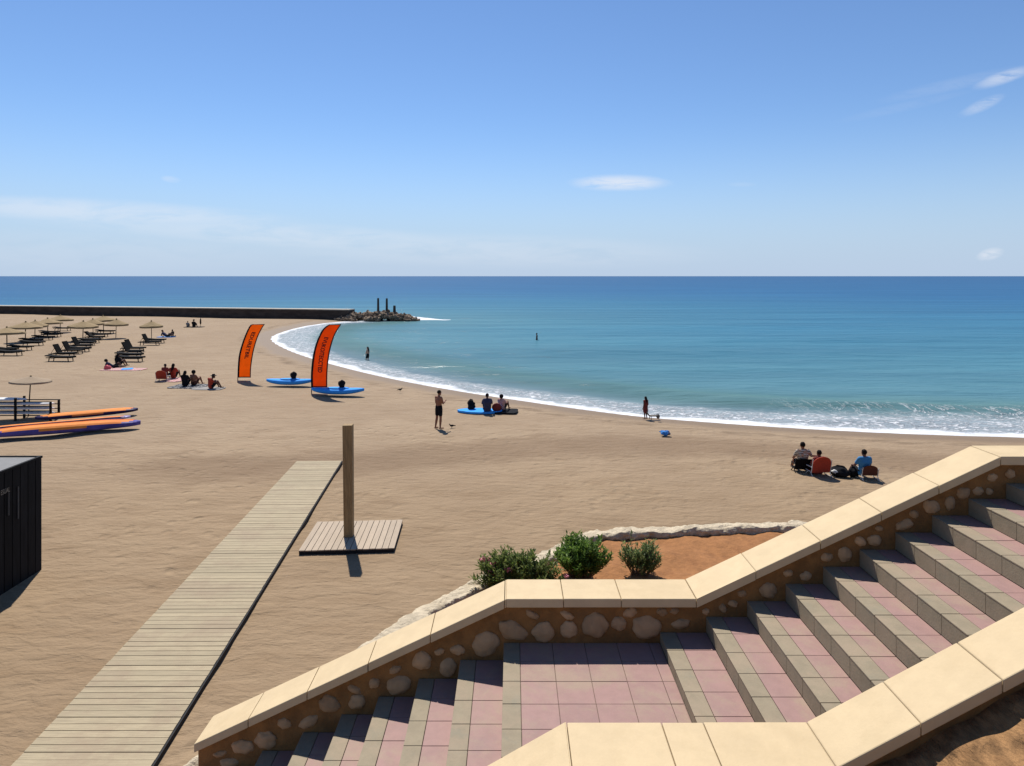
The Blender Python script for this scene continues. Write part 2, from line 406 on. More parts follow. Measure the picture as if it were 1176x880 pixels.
# ------------------------------------------------------------------ sea
def sea_material():
    m, k, b = base_mat('sea water', .12, .5)
    b.inputs['IOR'].default_value = 1.33
    geo = k.new('ShaderNodeNewGeometry').outputs['Position']
    sd = k.new('ShaderNodeAttribute', attribute_name='sd').outputs['Fac']
    jf = k.new('ShaderNodeAttribute', attribute_name='jf').outputs['Fac']
    surf = k.new('ShaderNodeAttribute', attribute_name='surf').outputs['Fac']
    fac = k.math('DIVIDE', sd, k.math('ADD', sd, 40.0))
    cr = k.new('ShaderNodeValToRGB'); k.link(fac, cr.inputs[0])
    stops = [(0,(.165,.20,.215)), (.08,(.115,.178,.205)), (.13,(.072,.145,.15)), (.18,(.07,.155,.165)), (.24,(.072,.175,.215)), (.45,(.054,.166,.228)), (.7,(.032,.138,.232)), (.86,(.019,.102,.222)), (.96,(.018,.09,.208)), (1,(.018,.082,.195))]
    el = cr.color_ramp.elements
    while len(el) > 1: el.remove(el[-1])
    el[0].position = 0; el[0].color = (*stops[0][1], 1)
    for p, c_ in stops[1:]:
        e = el.new(p); e.color = (*c_, 1)
    c = cr.outputs[0]
    st = k.noise(k.mapping(geo, (.012,.16,1), (0,0,R(4))), 1.0, 4, .6)
    c = k.mix(1.0, c, k.mix(k.ss(st, .3, .7), (.86,.88,.90), (1.13,1.10,1.07)), 'MULTIPLY')
    # foam
    n1 = k.noise(geo, .9, 4, .6); n2 = k.noise(k.mapping(geo,(1,1,1)), .25, 3, .5)
    wob = k.math('ADD', sd, k.math('MULTIPLY_ADD', n1, -1.4, .7))
    wob = k.math('ADD', wob, k.math('MULTIPLY_ADD', n2, -2.0, 1.0))
    edge = k.math('SUBTRACT', 1.0, k.ss(wob, .4, 1.25))
    v = k.new('ShaderNodeTexVoronoi', feature='DISTANCE_TO_EDGE'); v.inputs['Scale'].default_value = 1.15
    wv = k.new('ShaderNodeVectorMath', operation='ADD'); k.link(k.mapping(geo, (.55,1.1,1), (0,0,R(-20))), wv.inputs[0])
    nn = k.new('ShaderNodeTexNoise'); nn.inputs['Scale'].default_value = 1.1; nn.inputs['Detail'].default_value = 3; k.link(geo, nn.inputs['Vector']); 
    sc = k.new('ShaderNodeVectorMath', operation='SCALE'); sc.inputs['Scale'].default_value = 1.3; k.link(nn.outputs['Color'], sc.inputs[0]); k.link(sc.outputs[0], wv.inputs[1])
    k.link(wv.outputs[0], v.inputs['Vector'])
    lace = k.math('SUBTRACT', 1.0, k.ss(v.outputs['Distance'], .03, .20))
    fn = k.noise(k.mapping(geo,(1,1.8,1)), 2.6, 5, .7)
    lace = k.math('MAXIMUM', k.math('MULTIPLY', lace, k.ss(fn, .36, .58)), k.math('MULTIPLY', k.ss(fn, .5, .64), .9))
    width = k.math('MULTIPLY_ADD', surf, 4.6, 2.6)
    zone = k.math('SUBTRACT', 1.0, k.ss(wob, k.math('MULTIPLY', width, .55), width))
    film = k.math('MULTIPLY', zone, .27)
    foam = k.math('MAXIMUM', edge, k.math('MAXIMUM', k.math('MULTIPLY', lace, zone), film))
    foam = k.math('MAXIMUM', foam, k.ss(k.math('ADD', jf, k.math('MULTIPLY_ADD', n1, .5, -.25)), .45, .6))
    # long thin white streaks on the breaking swell
    stx = k.noise(k.mapping(geo, (.8,.22,1), (0,0,R(52))), 1.9, 4, .62, .6)
    brk = k.math('MULTIPLY', k.new('ShaderNodeAttribute', attribute_name='brk').outputs['Fac'], k.ss(k.math('ABSOLUTE', k.math('SUBTRACT', stx, .5)), .032, .0))
    foam = k.math('MAXIMUM', foam, k.math('MULTIPLY', brk, .95))
    c = k.mix(foam, c, (.62,.635,.66))
    k.link(c, b.inputs['Base Color']); b.inputs['Specular IOR Level'].default_value = 0; b.inputs['Roughness'].default_value = .9
    w1 = k.noise(k.mapping(geo, (.35,1.0,1), (0,0,R(6))), .9, 6, .6, .3); w2 = k.noise(k.mapping(geo, (.05,.22,1), (0,0,R(3))), 1.0, 3, .5)
    h = k.math('MULTIPLY_ADD', w2, 2.6, k.math('MULTIPLY', w1, .8))
    h = k.math('MULTIPLY_ADD', foam, .25, h)
    bp = k.new('ShaderNodeBump'); bp.inputs['Strength'].default_value = 1.0; bp.inputs['Distance'].default_value = .30
    k.link(h, bp.inputs['Height']); k.link(bp.outputs[0], b.inputs['Normal'])
    gl = k.new('ShaderNodeBsdfGlossy'); gl.inputs['Roughness'].default_value = .17; k.link(bp.outputs[0], gl.inputs['Normal'])
    fr = k.new('ShaderNodeFresnel'); fr.inputs['IOR'].default_value = 1.33; k.link(bp.outputs[0], fr.inputs['Normal'])
    gf = k.math('MULTIPLY', k.math('MINIMUM', k.math('MULTIPLY', fr.outputs[0], .55), .17), k.math('SUBTRACT', 1.0, foam))
    ms = k.new('ShaderNodeMixShader'); k.link(gf, ms.inputs[0]); k.link(b.outputs[0], ms.inputs[1]); k.link(gl.outputs[0], ms.inputs[2])
    k.link(ms.outputs[0], k.n['Material Output'].inputs['Surface'])
    return m
def sea_z(P):
    ins = inside(P, LAND); d = seg_dist(P, BAY); s = np.where(ins, -d, d)
    s_out = s
    sl = np.clip((P[:,0]+34)/10, 0, 1)
    wav = 1 + .35*np.sin(P[:,0]*.35+.6) + .2*np.sin(P[:,0]*.9)
    z = np.full(len(P), SEA)
    z += sl*.26*(.45+.55*np.clip((P[:,0]-2)/10,0,1))*np.exp(-((s-7.2-.5*np.sin(P[:,0]*.17))/1.5)**2)*np.clip((P[:,0]+24)/10,0,1)
    z += .10*sl*np.exp(-((s-2.6-.4*np.sin(P[:,0]*.3))/.8)**2)*wav
    for yc, a, w in ((58,.16,2.2),(70,.17,2.6),(86,.2,3.2),(106,.2,3.6)):
        yy = yc + 1.6*np.sin(P[:,0]*.05+yc) - .02*P[:,0]
        z += a*np.exp(-((P[:,1]-yy)/w)**2)*np.clip((s-9)/8,0,1)*(.6+.4*np.sin(P[:,0]*.08+yc))
    z += .03*np.clip(s/10,0,1)*sines(P, 6, 11)*np.clip((150-P[:,1])/80,0,1)
    z = np.where(s < .5, np.minimum(z, SEA+.03), z)
    z = np.where(ins & (d > 6), SEA-.35, z)
    jf = np.exp(-(seg_dist(P, np.array([(-19.5,122.6),(-15.5,122.4),(-11.5,122.2)]))/(1.5-.10*(P[:,0]+19.5)))**2)
    yc_ = np.interp(P[:,0], [-22,-12], [131,121.6]); wy_ = np.interp(P[:,0], [-22,-12], [6.5,.8])
    jf = np.maximum(jf, np.exp(-((P[:,1]-yc_)/wy_)**2)*np.clip((P[:,0]+23)/2,0,1)*np.clip((-11.0-P[:,0])/1.2,0,1))
    jf = np.maximum(jf, .75*np.exp(-(seg_dist(P, np.array([(-27.5,117.4),(-17,118.6)]))/.6)**2))
    tip = np.exp(-((P[:,0]+29)/9)**2-((P[:,1]-89)/16)**2)
    surf = np.clip(.15+.55*np.clip((P[:,0]-3)/18,0,1) + .9*tip, 0, 1.5)
    brk = np.exp(-((s-5.2)/2.3)**2)*np.clip((P[:,0]-15)/9,0,1)*.8
    return z, {'sd': s_out, 'jf': jf, 'surf': surf, 'brk': brk}
sea = grid_mesh('sea', grid_axis(-37, 48, .42, -18000, 18000), grid_axis(26, 128, .42, -900, 17000), sea_z, None, sea_material())
tag(sea, 'turquoise sea turning deep blue towards the horizon', 'sea', kind='structure')

# ------------------------------------------------------------------ stairs, parapets
DA = 5.56; DAF = 5.50; DAB = 5.86; DBB = 3.98; DBF = 3.605
HL = 3.0
ZL = H - HL                                               # landing level
def sx(u): return (u - CU)/F*DA
def sz(v): return H - (v - CV)/F*DA
low = [(529,757.6),(481.6,779),(435.5,799.5),(393,820),(348.5,840.5),(302,861.5),(257,882),(211,902)]
ups = [(758,726),(811,708),(858,690),(902,670.3),(945,650.5),(987,630.8),(1028,611.2),(1070,591.6),(1112,572.6),(1155,555)]
steps = [(sx(u), None, sz(v)) for u, v in low[::-1]]
xs = [sx(u) for u, v in low[::-1]] + [sx(579)]
stair_list = [(xs[i], xs[i+1], sz(low[::-1][i][1])) for i in range(len(low))]
stair_list.append((sx(579), sx(758), ZL))
ux = [sx(u) for u, v in ups] + [7.6]
for i, (u, v) in enumerate(ups): stair_list.append((ux[i], ux[i+1], sz(v)))
YB0 = 3.935
stair = thing('staircase', 'outdoor staircase of pink tiled steps with grey nosings between two parapets', 'staircase', (sx(579), 4.75, 0))
so = stair.location
yj = [DA - .003]
while yj[-1] - .265 > YB0: yj.append(yj[-1] - .265)
yj.append(YB0 + .002)
zprev = stair_list[0][2] - .15
for x0, x1, z in stair_list:
    first = x0 == stair_list[0][0]
    if first: x0 -= 1.4
    land = x1 - x0 > .6
    st = MB().box(x0+.013, x1+.012, YB0, DA-.001, max(0, z-1.2) if not first else -.2, z-.0125).build('landing' if land else 'step', M['grout'], stair, org=so)
    n = MB(); t = MB(); r = MB(); nw = .128
    rv = random.Random(int(z*1000))
    for a, b_ in zip(yj[:-1], yj[1:]):
        if a - b_ < .02: continue
        g = .0022
        n.box(x0-.003, x0+nw-g, b_+g, a-g, z-.012, z+rv.uniform(-.0006,.0006))
        r.box(x0-.001, x0+.012, b_+g, a-g, zprev+.001, z-.0125)
        x = x0+nw+g
        while x < x1-.03:
            xe = min(x+.262, x1-.003) if land else x1-.003
            t.box(x, xe-.003 if land else xe, b_+g, a-g, z-.012, z-.0015+rv.uniform(-.0008,.0008)); x = xe+.001
    n.build('nosing', M['nosing'], st, bevel=.003, org=so)
    t.build('tread_tiles', M['pinktile'], st, bevel=.002, org=so)
    r.build('riser', M['nosing'], st, org=so)
    for ch in st.children: ch.location = (0,0,0)
    zprev = z

def zat(prof, x):
    for (xa, za), (xb, zb) in zip(prof[:-1], prof[1:]):
        if xa <= x <= xb: return za + (zb-za)*(x-xa)/(xb-xa)
    return prof[-1][1] if x > prof[-1][0] else prof[0][1]
def parapet(name, label, prof, joints, yf, yb, wf, wb, zbase, stones=None, th=.072):
    """wall body with a coping of separate slabs; prof = top line (x, z); yf/yb coping edges, wf/wb wall faces"""
    t = thing(name, label, 'wall', (prof[0][0], (yf+yb)/2, 0)); o = t.location
    b = MB()
    for (xa, za), (xb, zb) in zip(prof[:-1], prof[1:]):
        x0 = xa + (.012 if xa == prof[0][0] else 0)
        b.add([(x0,wf,zbase),(xb,wf,zbase),(xb,wb,zbase),(x0,wb,zbase),(x0,wf,za-th-.002),(xb,wf,zb-th-.002),(xb,wb,zb-th-.002),(x0,wb,za-th-.002)],
              [(4,5,6,7),(0,1,5,4),(2,3,7,6)] + ([(3,0,4,7)] if xa == prof[0][0] else []) + ([(1,2,6,5)] if xb == prof[-1][0] else []))
    b.build('wall_body', M['mortar'], t, org=o)
    J = sorted(joints)
    for a, c in zip(J[:-1], J[1:]):
        g = .0022; x0, x1 = a+g, c-g; m = MB()
        knots = [x0] + [x for x, z in prof if x0 < x < x1] + [x1]
        for ka, kb in zip(knots[:-1], knots[1:]):
            za, zb = zat(prof, ka), zat(prof, kb)
            m.hexa([(ka,yf,za-th),(kb,yf,zb-th),(kb,yb,zb-th),(ka,yb,za-th)], [(ka,yf,za),(kb,yf,zb),(kb,yb,zb),(ka,yb,za)])
        cs_ = m.build('coping_stone', M['coping'], t, bevel=.007, org=o); hv = random.Random(int(a*977)); cs_.location = (0, hv.uniform(-.003,.003), hv.uniform(-.0015,.0015))
    if stones:
        for i, (x, z, w, h) in enumerate(stones):
            rr = random.Random(i*7+3); s = MB()
            s.ball((x, wf+.006, z), (w/2, .020+.02*min(w,h)/.15, h/2), 26, 16, Matrix.Rotation(rr.uniform(-.5,.5), 3, 'Y'), .11, i*13+5)
            s.build('cobble', M['cobble'], t, smooth=True, org=o)
    return t
zA = H - 2.616
profA = [(-2.58, H-3.795), (-.045, zA), (1.50, zA), (3.958, H-1.463), (7.6, H-1.463)]
jA = [-2.58] + [(u-CU)/F*DAB for u in (303.4,367,432.7,500)] + [-.06] + [(u-CU)/F*DAB for u in (643.6,706)] + [1.495] + [(u-CU)/F*DAB for u in (851,921,986.6,1048.6)] + [3.957, 4.55, 5.2, 5.9, 6.6, 7.6]
Z1 = [(155,838,50,20),(232,815,78,50),(310,792,75,60),(371,736,50,36),(453,730,70,38),(522,670,76,55),(616,662,60,50),(607,622,50,25),(675,600,40,34),(745,555,45,25),(757,607,90,58),(835,525,70,60),(893,495,35,24),(955,489,50,34),(922,548,60,64),(1050,467,95,82),(1140,423,105,62),(185,868,70,30)]
Z2 = [(187,428,78,70),(273,420,60,58),(362,405,85,85),(443,400,52,48),(535,413,100,78),(480,362,50,32),(588,360,38,28),(150,370,50,26),(268,372,50,26),(630,357,32,22),(650,400,64,32),(735,358,26,24),(793,348,26,34),(826,333,34,24),(857,299,32,24),(945,287,60,48),(1012,230,34,22)]
Z3 = [(82,662,75,66),(167,588,42,28),(243,600,50,40),(408,508,60,66),(333,520,50,38),(475,453,50,40),(535,448,62,50),(555,398,36,26),(660,383,84,44),(703,335,40,34),(778,305,74,58),(857,290,45,62),(915,248,62,52),(978,238,48,38),(1024,240,34,30),(1038,180,44,34),(1113,165,42,40)]
stones = []
for L, s_, ou, ov in ((Z1,2.933,200,580),(Z2,2.933,560,580),(Z3,3.712,860,500)):
    for (a, b_, w, h) in L:
        stones.append((sx(ou+a/s_), sz(ov+b_/s_), w/s_/F*DA, h/s_/F*DA))
parapet('stone_parapet', 'low cobbled parapet with cream slab coping along the seaward side of the stairs', profA, jA, DAF, DAB, DA, DAB-.05, 0, stones)
zBl = zA
profB = [(-2.6, zA-(.30+2.6)*.565), (.31, zA), (1.72, zA), (3.9, zA+2.18*.53), (7.6, zA+2.18*.53)]
jB = [-2.6,-2.0,-1.4,-.8,-.25, .32] + [(u-CU)/F*DBB for u in (759.6,807.5)] + [1.725] + [(u-CU)/F*DBB for u in (1014,1099)] + [3.1,3.6,4.2,4.9,5.6,6.5,7.6]
parapet('smooth_parapet', 'near parapet with wide cream slab coping above the brown soil bank', profB, jB, DBF, DBB, DBF+.06, DBB-.045, 0)
# soil bank on the landward side
def bank_z(P):
    x = P[:,0]
    z = np.interp(x, [-14,-2.6,.31,1.72,3.9,16], [0.05, profB[0][1]-.18, zA-.17, zA-.165, profB[3][1]-.16, profB[3][1]-.16])
    g = P[:,1]
    z = z + .012*sines(P, .5, 21) + .008*sines(P, .17, 22) + .05*np.clip((3.2-g)/2,0,1)*sines(P, 1.6, 23)
    z = np.where(P[:,0] < -3, np.minimum(z, H-4.6-.35*np.maximum(-3-P[:,0],0)), z)
    z = np.where(P[:,1] > 3.67, -1, z)
    return z, {}
bank = grid_mesh('soil_bank', np.concatenate([np.arange(-14,0,.25), np.arange(0,5,.03), np.arange(5,16,.4)]), np.concatenate([np.arange(-8,2.2,.3), np.arange(2.2,3.672,.03)]), bank_z, None, M['banksoil'])
tag(bank, 'dry brown soil bank beside the near parapet', 'soil bank', kind='structure')

# ------------------------------------------------------------------ boardwalk
bw = thing('boardwalk', 'pale slatted boardwalk running across the sand', 'boardwalk', (-6.6, 10, 0)); o = bw.location
zt = .09
Ln, Lf = at(12,880,zt), at(341,529.5,zt); Rn, Rf = at(173,880,zt), at(392.5,529,zt)
Ln = Ln + (Ln-Lf)*.25; Rn = Rn + (Rn-Rf)*.25
nsl = 126; mb = MB(); rv = random.Random(4)
for i in range(nsl):
    a = (i+.035)/nsl; b_ = (i+.965)/nsl
    e0, e1 = rv.uniform(-.004,.004), rv.uniform(-.003,.003)
    l0, l1 = Ln.lerp(Lf,a), Ln.lerp(Lf,b_); r0, r1 = Rn.lerp(Rf,a), Rn.lerp(Rf,b_)
    zz = zt + rv.uniform(-.004,.003)
    P4 = [(l0.x+e0,l0.y,0),(r0.x+e1,r0.y,0),(r1.x+e1,r1.y,0),(l1.x+e0,l1.y,0)]
    mb.hexa([(x,y,zz-.028) for x,y,_ in P4], [(x,y,zz) for x,y,_ in P4])
mb.build('slats', M['slat'], bw, bevel=.003, org=o)
for A, B, s_ in ((Ln,Lf,1),(Rn,Rf,-1)):
    e = MB(); w = .05
    e.hexa([(A.x+s_*.02,A.y,-.06),(A.x+s_*.02+w,A.y,-.06),(B.x+s_*.02+w,B.y,-.06),(B.x+s_*.02,B.y,-.06)], [(A.x+s_*.02,A.y,zt-.034),(A.x+s_*.02+w,A.y,zt-.034),(B.x+s_*.02+w,B.y,zt-.034),(B.x+s_*.02,B.y,zt-.034)])
    e.build('bearer', M['edgeblack'], bw, org=o)
e = MB()
for A, B in ((Rn,Rf),):
    e.hexa([(A.x+.006,A.y,-.03),(A.x+.035,A.y,-.03),(B.x+.035,B.y,-.03),(B.x+.006,B.y,-.03)], [(A.x+.006,A.y,zt-.012),(A.x+.035,A.y,zt-.012),(B.x+.035,B.y,zt-.012),(B.x+.006,B.y,zt-.012)])
e.build('edge_strip', M['edgeblack'], bw, org=o)

# ------------------------------------------------------------------ shower deck and post
dk = thing('wooden_deck', 'square pinkish wooden deck under the tall timber post', 'deck', (-4.55, 19.5, 0)); o = dk.location
zt = .11; A, B, Cc, D = at(342.6,632.6,zt), at(453,629.5,zt), at(462.7,596.8,zt), at(364,599.2,zt)
mb = MB(); n = 15
for i in range(n):
    a, b_ = (i+.04)/n, (i+.96)/n
    q = [A.lerp(B,a), A.lerp(B,b_), D.lerp(Cc,b_), D.lerp(Cc,a)]
    zz = zt + rv.uniform(-.003,.003)
    mb.hexa([(p.x,p.y,zz-.03) for p in q], [(p.x,p.y,zz) for p in q])
mb.build('deck_planks', M['deck'], dk, bevel=.004, org=o)
mb = MB(); q = [A,B,Cc,D]; ce = (A+B+Cc+D)/4; qi = [ce+(p-ce)*.99 for p in q]
mb.hexa([(p.x,p.y,-.06) for p in qi], [(p.x,p.y,zt-.033) for p in qi]); mb.build('deck_base', M['edgeblack'], dk, org=o)
pb = at(400.8, 615.5, zt)
post = thing('timber_post', 'tall square timber post standing on the wooden deck', 'post', (pb.x, pb.y, zt+.004))
post.rotation_euler = (0, R(-.5), R(2))
hp = 3.16
mb = MB(); mb.hexa([(-.125,-.12,0),(.125,-.12,0),(.125,.12,0),(-.125,.12,0)], [(-.135,-.125,hp),(.135,-.125,hp),(.135,.125,hp),(-.135,.125,hp)])
mb.build('shaft', M['post'], post, bevel=.008)

# ------------------------------------------------------------------ black hut
hut = thing('beach_hut', 'black vertical boarded beach hut with grey flat roof', 'hut', (-12.06, 17.4, 0)); o = hut.location
x1, y1, hz = -12.03, 17.38, 2.87
MB().box(-15.2, x1-.03, 9.2, y1-.03, -.1, hz-.07).build('hut_body', M['rubber'], hut, org=o)
mb = MB(); y = 9.2; rv = random.Random(9)
while y < y1-.02:
    w = .265; mb.box(x1-.028, x1+rv.uniform(-.003,.003), y+.012, min(y+w,y1)-.012, -.06, hz-.03); y += w
x = -15.2
while x < x1-.05:
    mb.box(x+.012, min(x+.265,x1-.04)-.012, y1-.028, y1+rv.uniform(-.003,.003), -.06, hz-.03); x += .265
mb.build('cladding', M['blackboard'], hut, org=o)
MB().box(-15.2, x1-.06, 9.2, y1-.06, hz-.066, hz+.006).build('roof', M['roofgrey'], hut, org=o)
mb = MB(); mb.box(x1-.055,x1+.012,9.2,y1+.012,hz-.025,hz+.03); mb.box(-15.2,x1-.057,y1-.055,y1+.012,hz-.025,hz+.03); mb.build('roof_trim', M['blackboard'], hut, org=o)
mb = MB(); 
for u, v0, v1, w in ((20,559,596,.012),(9,566,592,.010)):
    d = (x1*F)/(u-CU); z0 = H-(v1-CV)/F*d; z1 = H-(v0-CV)/F*d
    mb = MB().box(x1+.004, x1+.03, d-w, d+w, z0, z1); mb.build('handle_bar', M['sunframe2'], hut, org=o)
def text_mesh(s, size, ext=.0):
    cu = bpy.data.curves.new('t', 'FONT'); cu.body = s; cu.size = size; cu.extrude = ext; cu.offset = .0 if ext else .03; cu.resolution_u = 3
    ob = bpy.data.objects.new('t', cu); C.objects.link(ob); bpy.context.view_layer.update()
    me = bpy.data.meshes.new_from_object(ob.evaluated_get(bpy.context.evaluated_depsgraph_get()))
    bpy.data.objects.remove(ob); bpy.data.curves.remove(cu)
    me.materials.clear(); return me
me = text_mesh('ESUAL', .17, .003); tx = bpy.data.objects.new('lettering', me); me.materials.append(M['steel']); C.objects.link(tx); tx.parent = hut
co = np.array([v.co for v in me.vertices]); cx = co[:,0].mean()
for v in me.vertices:
    x, yy, z = v.co; v.co = (x1+.012+z-o.x, 16.08+(x-cx)*.62-o.y, 2.34+yy)

# ------------------------------------------------------------------ garden bed
rimpx = [(170,912),(222,880),(330,806),(428,737),(470,711),(500,693),(540,670),(585,650),(630,633),(660,618.5),(690,609),(730,605.5),(770,604.5),(830,602),(900,599.5),(925,599.5),(980,600),(1100,603)]
rim = smooth_poly([(at(u,v,.3).x, at(u,v,.3).y) for u,v in rimpx], 10)
L = [0]
for a, b_ in zip(rim[:-1], rim[1:]): L.append(L[-1]+np.linalg.norm(b_-a))
L = np.array(L); rv = random.Random(12); mb = MB(); s = 0; i = 0
while s < L[-1]:
    x = np.interp(s, L, rim[:,0]); y = np.interp(s, L, rim[:,1]); x2 = np.interp(s+.1, L, rim[:,0]); y2 = np.interp(s+.1, L, rim[:,1])
    ang = math.atan2(y2-y, x2-x); ln = rv.uniform(.35,.85)
    for w in (0,1):
        off = rv.uniform(-.05,.05) + (w-.5)*.15
        mb.ball((x-math.sin(ang)*off, y+math.cos(ang)*off, .12+rv.uniform(-.02,.03)), (ln*.75, .14+rv.uniform(-.02,.05), .16+rv.uniform(-.03,.05)), 14, 10, Matrix.Rotation(ang+rv.uniform(-.2,.2),3,'Z'), .2, i*3+w)
    s += ln*.8; i += 1
ed = fused(mb, 'stone_edging', M['rockpale'], None, .035, 3, noise_amp=.03, noise_sc=8)
for v in ed.data.vertices:
    v.co.z = min(v.co.z, .245 + .05*mnoise.noise(v.co*1.6) + .02*mnoise.noise(v.co*5))
tag(ed, 'low whitish rough stone edging curving around the orange garden bed', 'stone edging')
poly = [tuple(p) for p in rim] + [(12.0,5.83),(-2.4,5.83)]
cs = MB(); g = 0
bx = np.arange(-2.6, 13, .16); by = np.arange(5.83, 21, .16)
def bed_z(P):
    ins = inside(P, np.array(poly)); d = seg_dist(P, rim)
    z = np.where(ins, .07 + .03*sines(P,1.4,31) + .012*sines(P,.5,32), -.3)
    return z, {}
bed = grid_mesh('garden_soil', bx, by, bed_z, None, M['bedsoil']); tag(bed, 'bare orange soil of the garden bed', 'soil', kind='structure')

def shrub(label, base, rx, ry, hh, nb, nl, lm, seed, ll=.13, lw=.022, flowers=0, gap=0.0):
    rn = random.Random(seed)
    t = thing('oleander_shrub', label, 'shrub', base, 0, 'shrubs in the garden bed')
    st = MB(); lf = MB(); fl = []
    lob = [(rn.uniform(-.55,.55)*rx, rn.uniform(-.5,.5)*ry, rn.uniform(.75,1.0)) for _ in range(7)]
    for i in range(nb):
        cx, cy, hk = rn.choice(lob)
        th = rn.uniform(0, 2*math.pi); q = math.sqrt(rn.random())
        tip = Vector((cx + math.cos(th)*q*rx*.55, cy + math.sin(th)*q*ry*.55, hh*hk*(1-.45*q*q)*rn.uniform(.62,1.02)))
        b0 = Vector((tip.x*.22+rn.uniform(-.06,.06), tip.y*.22+rn.uniform(-.06,.06), -.05))
        mid = b0.lerp(tip, .5) + Vector((tip.x*.12, tip.y*.12, .06))
        pts = [b0.lerp(mid,t_*2) if t_ < .5 else mid.lerp(tip,t_*2-1) for t_ in (0,.25,.5,.75,1)]
        if i % 3 == 0: st.tube(pts, [.014,.012,.009,.006,.003], 5)
        for j in range(nl):
            t_ = rn.uniform(.28, 1.0); p = (b0.lerp(mid,t_*2) if t_ < .5 else mid.lerp(tip,t_*2-1)) + Vector((rn.gauss(0,.02),rn.gauss(0,.02),rn.gauss(0,.02)))
            az = rn.uniform(0, 2*math.pi); elv = rn.uniform(.1,1.25)
            dr = Vector((math.cos(az)*math.cos(elv), math.sin(az)*math.cos(elv), math.sin(elv))) + (tip-b0).normalized()*.35
            dr.normalize(); sd_ = dr.cross(Vector((rn.uniform(-.4,.4),rn.uniform(-.4,.4),1))).normalized(); nr = sd_.cross(dr)
            l = ll*rn.uniform(.6,1.15); w = lw*rn.uniform(.7,1.2)
            lf.add([p, p+dr*l*.45+sd_*w, p+dr*l-nr*l*.18, p+dr*l*.45-sd_*w], [(0,1,2),(0,2,3)])
        if i < flowers*4 and i % 4 == 0: fl.append(tip)
    st.build('stems', M['bark'], t); lf.build('foliage', lm, t)
    for p in fl:
        b = MB()
        for _ in range(26):
            c = p + Vector((rn.gauss(0,.035),rn.gauss(0,.035),rn.uniform(0,.10)))
            a = Vector((rn.gauss(0,1),rn.gauss(0,1),rn.gauss(.4,1))).normalized(); e_ = a.cross(Vector((.3,.5,.8))).normalized(); f_ = a.cross(e_)
            r_ = rn.uniform(.018,.03); b.add([c+e_*r_, c+f_*r_, c-e_*r_, c-f_*r_], [(0,1,2,3)])
        b.build('blossom', M['blossom'], t)
    return t
shrub('wide oleander shrub dotted with pink blossoms', (.24, 15.7, .06), 1.12, .85, 1.2, 340, 40, M['leafA'], 3, flowers=13)
shrub('dense dark green oleander shrub in the middle of the three', (1.68, 16.75, .07), .72, .62, 1.28, 210, 36, M['leafB'], 8)
shrub('small open grey green shrub with bare soil around it', (3.14, 16.9, .07), .52, .48, 1.08, 90, 26, M['leafC'], 15, ll=.12, lw=.02)

# ------------------------------------------------------------------ jetty
jt = thing('jetty_wall', 'long jetty wall with shade-darkened face and pale top reaching out to the rocks', 'jetty', (-28.6, 119.5, 0)); o = jt.location
def jpt(t, off): 
    p = JL0+(JL1-JL0)*t; nrm = np.array((-(JL1-JL0)[1], (JL1-JL0)[0]))/np.linalg.norm(JL1-JL0); return p+nrm*off
mb = MB(); mt = MB(); zt0, zt1 = .55, 1.46; ns = 1
for i in range(ns):
    a, b_ = i/ns, (i+1)/ns
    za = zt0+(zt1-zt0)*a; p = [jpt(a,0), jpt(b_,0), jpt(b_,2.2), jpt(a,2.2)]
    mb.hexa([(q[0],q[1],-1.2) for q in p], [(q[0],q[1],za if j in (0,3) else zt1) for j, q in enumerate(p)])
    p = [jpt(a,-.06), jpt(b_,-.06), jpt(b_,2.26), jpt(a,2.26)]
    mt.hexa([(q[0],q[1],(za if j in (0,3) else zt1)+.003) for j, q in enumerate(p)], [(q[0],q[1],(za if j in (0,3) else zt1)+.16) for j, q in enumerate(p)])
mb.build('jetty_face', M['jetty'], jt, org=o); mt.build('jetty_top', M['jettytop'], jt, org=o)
protos = []
for i in range(6):
    me = MB().ball((0,0,0), 1.0, 14, 10, None, .42, 100+i).mesh('boulder'); me.materials.append(M['jrock']); protos.append(me)
rv = random.Random(31)
# heap outline: u, top v, bottom v
def heap_top(x): return np.interp(x, [-31,-29,-26,-23,-20,-18,-16.3], [.3,1.2,1.5,1.6,1.4,.7,-.1])
placed = 0
for i in range(140):
    x = rv.uniform(-30.6,-16.6); yc = 119.9; wy = np.interp(x, [-29.5,-26,-20,-16.3], [1.4,2.6,2.5,.8])
    yy = rv.uniform(-1,1); y = yc + yy*wy
    h = heap_top(x)*(1-.75*abs(yy)**1.4)
    r = rv.uniform(.34,.74)
    z = -.35 + max(h-r*.35, .0)*rv.uniform(.75,1.0)
    ob = bpy.data.objects.new('boulder', rv.choice(protos)); C.objects.link(ob)
    ob.location = (x,y,z); ob.scale = (r*rv.uniform(.85,1.35), r*rv.uniform(.8,1.15), r*rv.uniform(.6,.85)); ob.rotation_euler = (rv.uniform(-.4,.4), rv.uniform(-.4,.4), rv.uniform(0,6.28))
    tag(ob, 'one of the rough brown boulders heaped around the jetty end', 'boulder', 'boulders heaped at the jetty end')
for u, v0, v1, r, lab in ((434.3,342.5,359,.2,'tall dark timber mooring post, first along the rock heap from the wall'),(444.2,342.8,358,.2,'tall dark timber mooring post in the middle of the rock heap'),(453,351,358.5,.25,'short thick timber stump on the seaward end of the rock heap')):
    p = atd(u, v1, 120.2); q = atd(u, v0, 120.2)
    ob = MB().tube([(0,0,-.6),(0,0,q.z-p.z)], [r*1.15,r*.85], 10).build('mooring_post', M['darkpost'], None); ob.location = p
    tag(ob, lab, 'post', 'timber posts on the rock heap')

